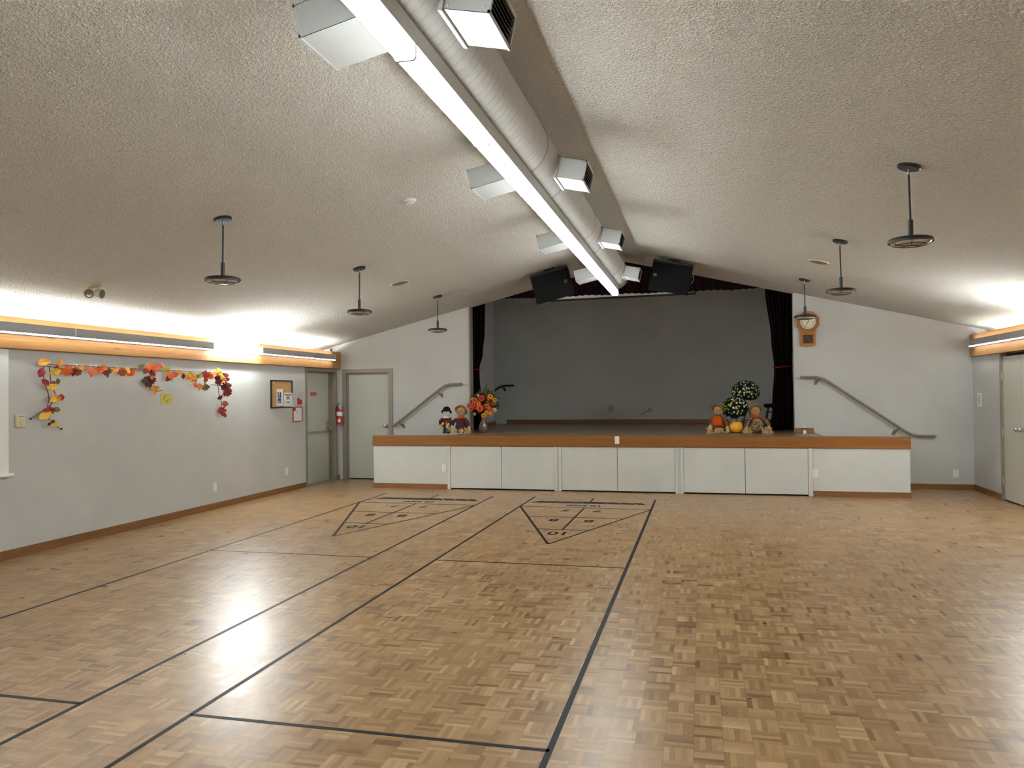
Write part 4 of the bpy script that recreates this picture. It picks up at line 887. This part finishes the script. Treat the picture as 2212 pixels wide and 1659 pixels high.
# ================================================================== stage decorations
DK = .875
def straw_tuft(q, base, d, n, L, spread, w=.0045, seed=1, droop=.6):
    rg = random.Random(seed); d = Vector(d).normalized()
    for i in range(n):
        v = (d+Vector((rg.uniform(-1, 1), rg.uniform(-1, 1), rg.uniform(-1, 1)))*spread).normalized(); l = L*rg.uniform(.6, 1.1)
        b = Vector(base)+Vector((rg.uniform(-1, 1), rg.uniform(-1, 1), rg.uniform(-1, 1)))*.012
        pts = [b+v*l*u+Vector((rg.uniform(-.01, .01), rg.uniform(-.01, .01), -droop*l*u*u)) for u in (0, .35, .7, 1.0)]
        for p in pts: p.z = max(p.z, DK+.004)
        q.strand(pts, w, Vector((rg.uniform(-.5, .5), -1, rg.uniform(.0, 1))))
def scarecrow(label, x, y, hd, hr, body, bodym, collarm, hatm, headm, hat, arms, feet, extra=None, seed=1, legm=None):
    """hd: head centre height, hr: head radius, body: (z0,z1,rx,ry)"""
    t = thing('scarecrow_doll', label, 'doll', (x, y, DK), 'scarecrow dolls on the stage')
    z0, z1, rx, ry = body
    q = MB(); n = 22; H = z1-z0
    q.lathe([(0, rx*.86), (H*.12, rx), (H*.4, rx*.95), (H*.7, rx*.74), (H*.9, rx*.5), (H, rx*.34)], (x, y, z0), (0, 0, 1), 26)
    for v in q.bm.verts:
        v.co.y = y+(v.co.y-y)*ry/rx; k = 1+.05*math.sin(v.co.z*70+math.atan2(v.co.y-y, v.co.x-x)*5); v.co.x = x+(v.co.x-x)*k
    part('body', q, bodym, t, True)
    hx = x+hat[2]
    q = MB(); q.ball((hx, y-.01, hd), (hr, hr*.95, hr*1.06), 24, 16); h_ = part('head', q, headm, t, True)
    fy = y-.01-hr*.93
    for s in (-1, 1):
        q = MB(); q.ball((hx+s*hr*.32, fy+.006, hd+hr*.12), (hr*.10, .006, hr*.14), 10, 8); part('eye', q, M['ink'], h_, True)
    q = MB(); q.ball((hx, fy, hd-hr*.08), (hr*.12, .010, hr*.15), 10, 8); part('nose', q, M['burlap'] if headm is not M['burlap'] else M['orange'], h_, True)
    q = MB(); q.tube([(hx+hr*.34*math.sin(a_), fy+.012+.02*abs(math.sin(a_)), hd-hr*.30-hr*.18*math.cos(a_)) for a_ in (-1.1, -.6, 0, .6, 1.1)], .0025, 6); part('mouth', q, M['ink'], h_, True)
    # hat: brim + crown, tilted
    T = Matrix.Translation((hx, y+.0, hd+hr*hat[4])) @ Matrix.Rotation(R(hat[3]), 4, 'Y') @ Matrix.Rotation(R(hat[5]), 4, 'X')
    q = MB(); B = hat[0]; Hc = hat[1]; cr = hr*hat[6]
    q.lathe([(-.012, B), (-.004, B*1.01), (.012, cr*1.05), (Hc*.55, cr*.92), (Hc*.9, cr*.62), (Hc, .02), (Hc, 0)], (0, 0, 0), (0, 0, 1), 30, cap=False); q.lathe([(-.012, B), (.0, cr*.9), (.004, 0)], (0, 0, 0), (0, 0, 1), 30, cap=False)
    for v in q.bm.verts:
        r_ = math.hypot(v.co.x, v.co.y); a_ = math.atan2(v.co.y, v.co.x)
        if r_ > cr*1.1: v.co.z += .012*math.sin(3*a_+seed)
    part('hat', xf(q, T), hatm, t, True)
    if collarm:
        q = MB(); q.lathe([(-.012, rx*.52), (-.018, rx*.62), (.0, rx*.50), (.02, rx*.36), (.024, .01)], (x, y-.006, z1-.012), (0, 0, 1), 24, sx=1.1); part('collar', q, collarm, t, True)
    for i, pts in enumerate(arms):
        P = [Vector((x+a_, y+b_, c_)) for a_, b_, c_ in pts]; q = MB(); q.tube(P, [.030, .032, .030, .034][:len(P)] if len(P) <= 4 else .03, 10); part('sleeve', q, bodym, t, True)
        q = MB(); straw_tuft(q, P[-1], P[-1]-P[-2], 34, .085, .35, seed=seed*7+i, droop=.35); part('straw_hand', q, M['straw'], t)
    for i, (fx_, fy_, d, n_, L) in enumerate(feet):
        q = MB(); straw_tuft(q, (x+fx_, y+fy_, DK+.045), d, n_, L, .8, seed=seed*11+i, droop=.2); part('straw_foot', q, M['straw'], t)
    if legm:
        for s in (-1, 1):
            q = MB(); q.tube([(x+s*.03, y, z0+.02), (x+s*.034, y-.005, DK+.05), (x+s*.036, y-.02, DK+.006)], [.028, .030, .034], 10); part('leg', q, legm, t, True)
    if extra: extra(t)
    return t
PR_dark = m_print('burgundy_print_cloth', [(56, 20, 30), (70, 26, 36), (52, 18, 34), (88, 46, 50), (60, 22, 28)], 90)
PR_plaid = m_print('brown_plaid_cloth', [(96, 58, 34), (126, 72, 40), (150, 62, 28), (80, 50, 34)], 60)
PR_floral = m_print('floral_brown_cloth', [(112, 84, 54), (70, 46, 32), (168, 140, 96), (60, 58, 48), (132, 70, 36), (90, 66, 44)], 75)
navy = m_fabric('black_felt', (18, 18, 24), .15); linen = m_fabric('white_linen', (206, 196, 184), .06); denim = m_fabric('grey_blue_cloth', (82, 92, 98), .15)
def small_pumpkin(tt):
    q = MB(); q.ball((-4.25, 12.66, 1.045), (.036, .03, .038), 16, 10); part('cloth_pumpkin', q, M['orange'], tt, True)
    q = MB(); q.ball((-4.33, 12.665, 1.045), (.022, .02, .024), 12, 8); part('hand', q, linen, tt, True)
scarecrow('small cloth doll in black hat holding a pumpkin, far left on the stage', -4.29, 12.75, 1.222, .062, (.995, 1.17, .098, .075), PR_dark, linen, navy, linen, (.092, .085, 0, 0, .50, -14, 1.12),
          [[(-.06, -.01, 1.13), (-.105, -.03, 1.08), (-.085, -.07, 1.03)], [(.06, -.01, 1.13), (.082, -.05, 1.08), (.07, -.09, 1.05)]], [], small_pumpkin, 3, denim)
scarecrow('burlap scarecrow doll with orange collar sitting beside the black-hatted doll', -4.03, 12.77, 1.245, .078, (.885, 1.165, .118, .09), PR_dark, M['orange'], M['hat'], M['burlap'], (.115, .07, 0, 0, .35, -52, 1.15),
          [[(-.07, -.02, 1.12), (-.125, -.05, 1.08), (-.14, -.08, 1.02)], [(.07, -.02, 1.12), (.12, -.03, 1.06), (.135, -.03, 1.0)]],
          [(-.06, -.10, (-.2, -1, .1), 70, .07), (.03, -.10, (.2, -1, .1), 70, .07), (.11, -.08, (.5, -1, .2), 70, .09)], None, 5)
scarecrow('scarecrow doll in brown plaid with orange vest left of the pumpkin', .268, 13.05, 1.235, .074, (.885, 1.165, .108, .085), PR_plaid, None, M['hat'], M['burlap'], (.118, .06, 0, 24, .45, -34, 1.05),
          [[(-.07, -.02, 1.12), (-.115, -.04, 1.06), (-.125, -.06, 1.01)], [(.07, -.02, 1.12), (.115, -.04, 1.05), (.13, -.07, .99)]],
          [(-.11, -.12, (-.6, -1, .1), 70, .10), (-.02, -.13, (0, -1, .1), 70, .09), (.03, -.12, (.2, -1, .1), 50, .08)],
          lambda tt: part('vest', (lambda q: (q.lathe([(0, .088), (.06, .085), (.12, .072), (.15, .05)], (.245, 13.0, 1.0), (0, 0, 1), 20), q)[1])(MB()), M['orange'], tt, True), 8)
def apron(tt):
    q = MB(); q.ball((.865, 12.985, 1.0), (.095, .05, .115), 20, 14); part('flower_apron', q, m_print('flower_apron_cloth', [(150, 128, 90), (74, 58, 40), (176, 154, 112), (98, 82, 54), (60, 52, 44), (120, 96, 62)], 110), tt, True)
scarecrow('scarecrow doll in flowered dress right of the pumpkin', .855, 13.06, 1.232, .072, (.885, 1.16, .128, .095), PR_floral, M['orange'], M['hat'], M['burlap'], (.112, .055, -.01, -6, .42, -40, 1.1),
          [[(-.07, -.02, 1.12), (-.13, -.05, 1.05), (-.15, -.08, .98)], [(.08, -.02, 1.12), (.16, -.03, 1.06), (.19, -.06, .99)]],
          [(-.12, -.12, (-.3, -1, .1), 80, .10), (.10, -.12, (.3, -1, .1), 80, .10), (.17, -.08, (.4, -1, .4), 60, .10), (-.15, -.08, (-.3, -1, .5), 60, .10)], apron, 12)

# ---- pumpkin
px_, py_ = .541, 13.0
t = thing('pumpkin', 'yellow-orange pumpkin between the two scarecrows at the stage front', 'pumpkin', (px_, py_, DK))
def ribs(p):
    a = math.atan2(p.y, p.x); k = 1-.07*abs(math.sin(a*5.5))**.5*(1-p.z*p.z*.3); z = p.z
    if abs(p.z) > .7: z = p.z-.22*math.copysign((abs(p.z)-.7)/.3, p.z)*max(0, 1-math.hypot(p.x, p.y)*1.2)
    return Vector((p.x*k, p.y*k, z))
q = MB(); q.ball((px_, py_, DK+.097), (.108, .105, .100), 66, 24, ribs); part('fruit', q, mat('pumpkin_skin', (228, 166, 36), .45, var=.12, vscale=26), t, True)
q = MB(); q.tube([(px_, py_, DK+.17), (px_+.004, py_-.004, DK+.20), (px_+.016, py_-.006, DK+.218)], [.02, .012, .013], 8); part('stalk', q, M['stem'], t, True)

# ---- chrysanthemums in pale pots
PETW = mat('white_blossom', (226, 224, 196), .7, var=.06); PETY = mat('yellow_blossom', (206, 200, 70), .7, var=.08)
bmesh_cache = {}
def blossom_mesh(m):
    if m.name in bmesh_cache: return bmesh_cache[m.name]
    q = MB()
    for ring, (r_, n_, zt) in enumerate(((1.0, 11, .25), (.66, 9, .55))):
        for k in range(n_):
            a = 2*math.pi*(k+.5*ring)/n_; u = Vector((math.cos(a), math.sin(a), 0))
            q.strand([u*.1, u*r_*.6+Vector((0, 0, zt*.6)), u*r_+Vector((0, 0, zt*.5))], .22, Vector((0, 0, 1)))
    q.ball((0, 0, .18), (.3, .3, .22), 8, 6)
    bmesh_cache[m.name] = q.mesh('blossom', m); return bmesh_cache[m.name]
def mum(label, x, y, zc, r, ry, rz, n, ycut, seed, pot):
    t = thing('potted_chrysanthemum', label, 'potted plant', (x, y, pot[2]), 'potted chrysanthemums')
    rg = random.Random(seed)
    q = MB(); q.ball((x, y, zc), (r*.86, ry*.86, rz*.86), 28, 18, lambda p: p*(1+.05*math.sin(9*p.x+5*p.z)*math.cos(8*p.y)))
    for i in range(900):
        z = rg.uniform(-.75, 1); a = rg.uniform(0, 2*math.pi); s_ = math.sqrt(1-z*z); d = Vector((s_*math.cos(a), s_*math.sin(a), z))
        p = Vector((x+d.x*r*.86, y+d.y*ry*.86, zc+d.z*rz*.86)); e = (d+Vector((rg.uniform(-.6, .6), rg.uniform(-.6, .6), rg.uniform(-.3, .5)))).normalized(); l = rg.uniform(.025, .042)
        q.strand([p-d*.01, p+e*l*.5, p+e*l], .0085, d.cross(e) if d.cross(e).length > .1 else Vector((0, 0, 1)))
    part('foliage', q, M['leafgreen'], t, kind='stuff')
    k = 0; gold = math.pi*(3-math.sqrt(5)); N_ = n*2
    for i in range(N_):
        z = 1-1.62*(i+.5)/N_; a = gold*i; s_ = math.sqrt(max(0, 1-z*z)); d = Vector((s_*math.cos(a), s_*math.sin(a), z))
        if d.y > .35 or k >= n or rg.random() < .18: continue
        d = (d+Vector((rg.uniform(-.1, .1), 0, rg.uniform(-.1, .1)))).normalized()
        m_ = PETY if (d.x < ycut+rg.uniform(-.2, .2) and d.z > .1) or rg.random() < .12 else PETW
        o = bpy.data.objects.new('blossom', blossom_mesh(m_)); COL.objects.link(o); o.parent = t
        Q = d.to_track_quat('Z', 'Y').to_matrix().to_4x4()
        o.matrix_local = Matrix.Translation(Vector((x+d.x*r*.93, y+d.y*ry*.93, zc+d.z*rz*.93))-t.location) @ Q @ Matrix.Scale(rg.uniform(.012, .022), 4); k += 1
    pr, ph, pz = pot
    q = MB(); q.lathe([(0, pr*.74), (ph-.02, pr*.96), (ph-.02, pr*1.05), (ph, pr*1.05), (ph, pr*.94), (ph-.03, pr*.9), (ph-.031, 0)], (x+.005, y, pz), (0, 0, 1), 30); part('pot', q, mat('pale_grey_pot', (150, 146, 138), .5, var=.05), t, True)
    q = MB()
    for i in range(14):
        a = rg.uniform(0, 6.28); q.tube([(x+.04*math.cos(a), y+.04*math.sin(a), pz+ph-.04), (x+r*.6*math.cos(a), y+ry*.6*math.sin(a), zc)], .004, 5)
    part('stems', q, M['leafgreen'], t)
mum('white and yellow chrysanthemum in pale pot behind the pumpkin', .54, 13.27, 1.275, .212, .19, .185, 92, -.25, 21, (.115, .215, DK))
t = thing('plant_stand', 'dark slim stand carrying the rear chrysanthemum', 'plant stand', (.79, 13.72, DK))
q = MB(); q.lathe([(0, .13), (.02, .13), (.022, 0)], (.79, 13.72, 1.225), (0, 0, 1), 28); part('top', q, M['black'], t, True)
for k in range(3):
    a = k*2.094+.6; q = MB(); q.tube([(.79+.07*math.cos(a), 13.72+.07*math.sin(a), 1.225), (.79+.12*math.cos(a), 13.72+.12*math.sin(a), DK+.002)], .011, 8); part('leg', q, M['black'], t, True)
mum('taller white-flowered chrysanthemum on the stand behind the other one', .735, 13.72, 1.54, .238, .21, .19, 96, -.6, 33, (.085, .155, 1.247))

# ---- glass vase and autumn bouquet
vx, vy = -3.722, 13.08
q = MB(); q.lathe([(0, .045), (.004, .062), (.03, .078), (.075, .088), (.12, .078), (.17, .056), (.22, .036), (.255, .03), (.275, .038), (.28, .040), (.277, .036), (.255, .026), (.22, .031), (.17, .050), (.12, .071), (.075, .081), (.03, .070), (.012, .05), (.011, 0)], (vx, vy, DK), (0, 0, 1), 36)
for v in q.bm.verts:
    a = math.atan2(v.co.y-vy, v.co.x-vx); k = 1+.045*math.sin(a*9+v.co.z*14); v.co.x = vx+(v.co.x-vx)*k; v.co.y = vy+(v.co.y-vy)*k
kk = N('mercury_glass'); kk.b.inputs['Base Color'].default_value = rgb(112, 98, 88); kk.b.inputs['Roughness'].default_value = .2; kk.b.inputs['Metallic'].default_value = .2
solo('vase', q, kk.m, 'pear-shaped ribbed glass vase holding the autumn flowers on the stage', 'vase', smooth=True)
t = thing('flower_bouquet', 'bouquet of orange and yellow artificial flowers in the ribbed vase', 'bouquet', (vx, vy, DK+.25))
FO = mat('orange_petal', (212, 84, 30), .7, var=.12, vscale=60); FR = mat('red_petal', (186, 46, 30), .7, var=.12, vscale=60); FYl = mat('golden_petal', (222, 140, 36), .7, var=.12, vscale=60); FW = mat('cream_petal', (216, 206, 176), .7, var=.05); CEN = mat('brown_flower_eye', (74, 56, 28), .9, var=.2, vscale=200)
FG = m_fabric('sage_leaf', (78, 76, 44), .35); FD = m_fabric('dark_twig', (52, 40, 44), .3)
q = MB(); rg = random.Random(3)
HEADS = [(-4.04, 1.345, .058, FO), (-3.815, 1.295, .070, FO), (-3.915, 1.435, .055, FO), (-3.78, 1.47, .060, FR), (-3.745, 1.165, .050, FYl), (-3.69, 1.40, .030, FYl), (-3.64, 1.27, .050, FO), (-3.63, 1.50, .052, FYl), (-3.84, 1.375, .045, FYl), (-3.925, 1.195, .034, FW), (-3.57, 1.262, .040, FW), (-3.70, 1.22, .040, FYl), (-3.86, 1.45, .045, FR), (-3.60, 1.38, .04, FO), (-3.95, 1.37, .045, FO)]
for i in range(34):
    a = rg.uniform(0, 6.28); r_ = rg.uniform(.05, .22); zz = 1.37+rg.uniform(-.15, .23)*(1-.4*r_/.22)
    q.tube([(vx+rg.uniform(-.012, .012), vy+rg.uniform(-.012, .012), 1.08), (vx+r_*.35*math.cos(a), vy+r_*.25*math.sin(a), 1.22), (vx+r_*math.cos(a), vy+r_*.6*math.sin(a), zz)], .003, 5)
for dx, h_ in ((.05, .36), (.01, .30), (-.08, .27), (.10, .27), (-.12, .22), (.16, .25)):
    q.tube([(vx, vy, 1.1), (vx+dx*.5, vy, 1.3), (vx+dx, vy+.02, 1.38+h_*.95)], .003, 5)
    for j in range(7): q.ball((vx+dx+rg.uniform(-.012, .012), vy+.02+rg.uniform(-.01, .01), 1.38+h_*(.45+.08*j)), .007, 6, 5)
part('stems', q, FD, t)
q = MB()
for i in range(420):
    a = rg.uniform(0, 6.28); r_ = .23*math.sqrt(rg.random()); h_ = rg.uniform(-.16, .24)*(1-.5*(r_/.23)**2)
    p = Vector((vx+.03+r_*math.cos(a), vy+.03+r_*.55*math.sin(a), 1.37+h_)); e = Vector((rg.uniform(-1, 1), rg.uniform(-1, .3), rg.uniform(-.6, 1))).normalized(); l = rg.uniform(.035, .075)
    q.strand([p, p+e*l*.5+Vector((0, 0, .006)), p+e*l], .011, Vector((rg.uniform(-.4, .4), -1, .4)))
part('leaves', q, FG, t, kind='stuff')
HEADS += [(-3.99, 1.29, .05, FO), (-3.72, 1.33, .05, FR), (-3.68, 1.33, .045, FO), (-3.90, 1.31, .045, FR), (-3.66, 1.47, .045, FYl), (-3.56, 1.44, .045, FYl), (-3.86, 1.52, .03, FW), (-3.97, 1.46, .03, FW), (-3.62, 1.20, .04, FYl)]
for fx_, fz, fr, fm in HEADS:
    fx_ *= .9835; fz = 1.55+(fz-1.55)*.9835
    y = vy-.10+rg.uniform(-.02, .03)+abs(fx_-vx)*.25; d = Vector(((fx_-vx)*2.2+rg.uniform(-.15, .15), -1, (fz-1.33)*1.5)).normalized(); c_ = Vector((fx_, y, fz))
    u = d.orthogonal().normalized(); w_ = d.cross(u); q = MB(); npet = 15 if fr > .035 else 8
    for lay in range(2):
        for k in range(npet):
            a = 2*math.pi*(k+.5*lay)/npet; e = u*math.cos(a)+w_*math.sin(a); L = fr*(1 if lay == 0 else .78)
            q.strand([c_+e*fr*.15, c_+e*L*.6+d*(.012+.006*lay), c_+e*L+d*(.004+.006*lay)], fr*.17, d)
    f_ = part('flower', q, fm, t)
    q = MB(); q.ball(c_+d*.008, fr*.27, 10, 8); part('flower_eye', q, CEN if fm is not FW else FYl, f_, True)

# ---- black stool half behind the right curtain
sx_, sy_ = 1.24, 14.62
t = thing('bar_stool', 'black round stool half hidden behind the right stage curtain', 'stool', (sx_, sy_, DK))
q = MB(); q.lathe([(0, .125), (.012, .145), (.05, .148), (.066, .135), (.070, .10), (.072, 0)], (sx_, sy_, 1.25), (0, 0, 1), 30); part('seat', q, M['blackmatte'], t, True)
for k in range(4):
    a = math.pi/4+k*math.pi/2; q = MB(); q.tube([(sx_+.10*math.cos(a), sy_+.10*math.sin(a), 1.255), (sx_+.19*math.cos(a), sy_+.19*math.sin(a), DK+.007)], .013, 8); part('leg', q, M['black'], t, True)
for z in (1.17, 1.0):
    q = MB(); r_ = .10+.09*(1.255-z)/.38; q.torus((sx_, sy_, z), (0, 0, 1), r_, .008, 28, 6); part('foot_ring', q, M['black'], t, True)

# ---- hand sanitiser bottle
bx_, by_ = 1.55, 12.74
t = thing('pump_bottle', 'small clear pump bottle on the stage right of the curtain', 'bottle', (bx_, by_, DK))
q = MB(); q.lathe([(0, .026), (.004, .030), (.07, .030), (.085, .022), (.092, .012), (.10, .012), (.101, 0)], (bx_, by_, DK), (0, 0, 1), 24); part('bottle_body', q, m_glass('clear_plastic', (.95, .97, 1), .08), t, True)
q = MB(); q.box(bx_-.02, bx_+.02, by_-.0325, by_-.0305, DK+.01, DK+.06); part('bottle_label', q, M['paper'], t)
q = MB(); q.cyl((bx_, by_, DK+.10), (bx_, by_, DK+.114), .014); q.cyl((bx_, by_, DK+.114), (bx_, by_, DK+.135), .004, n=8); q.box(bx_-.034, bx_+.008, by_-.007, by_+.007, DK+.133, DK+.141, .002); part('pump', q, M['white'], t, True)
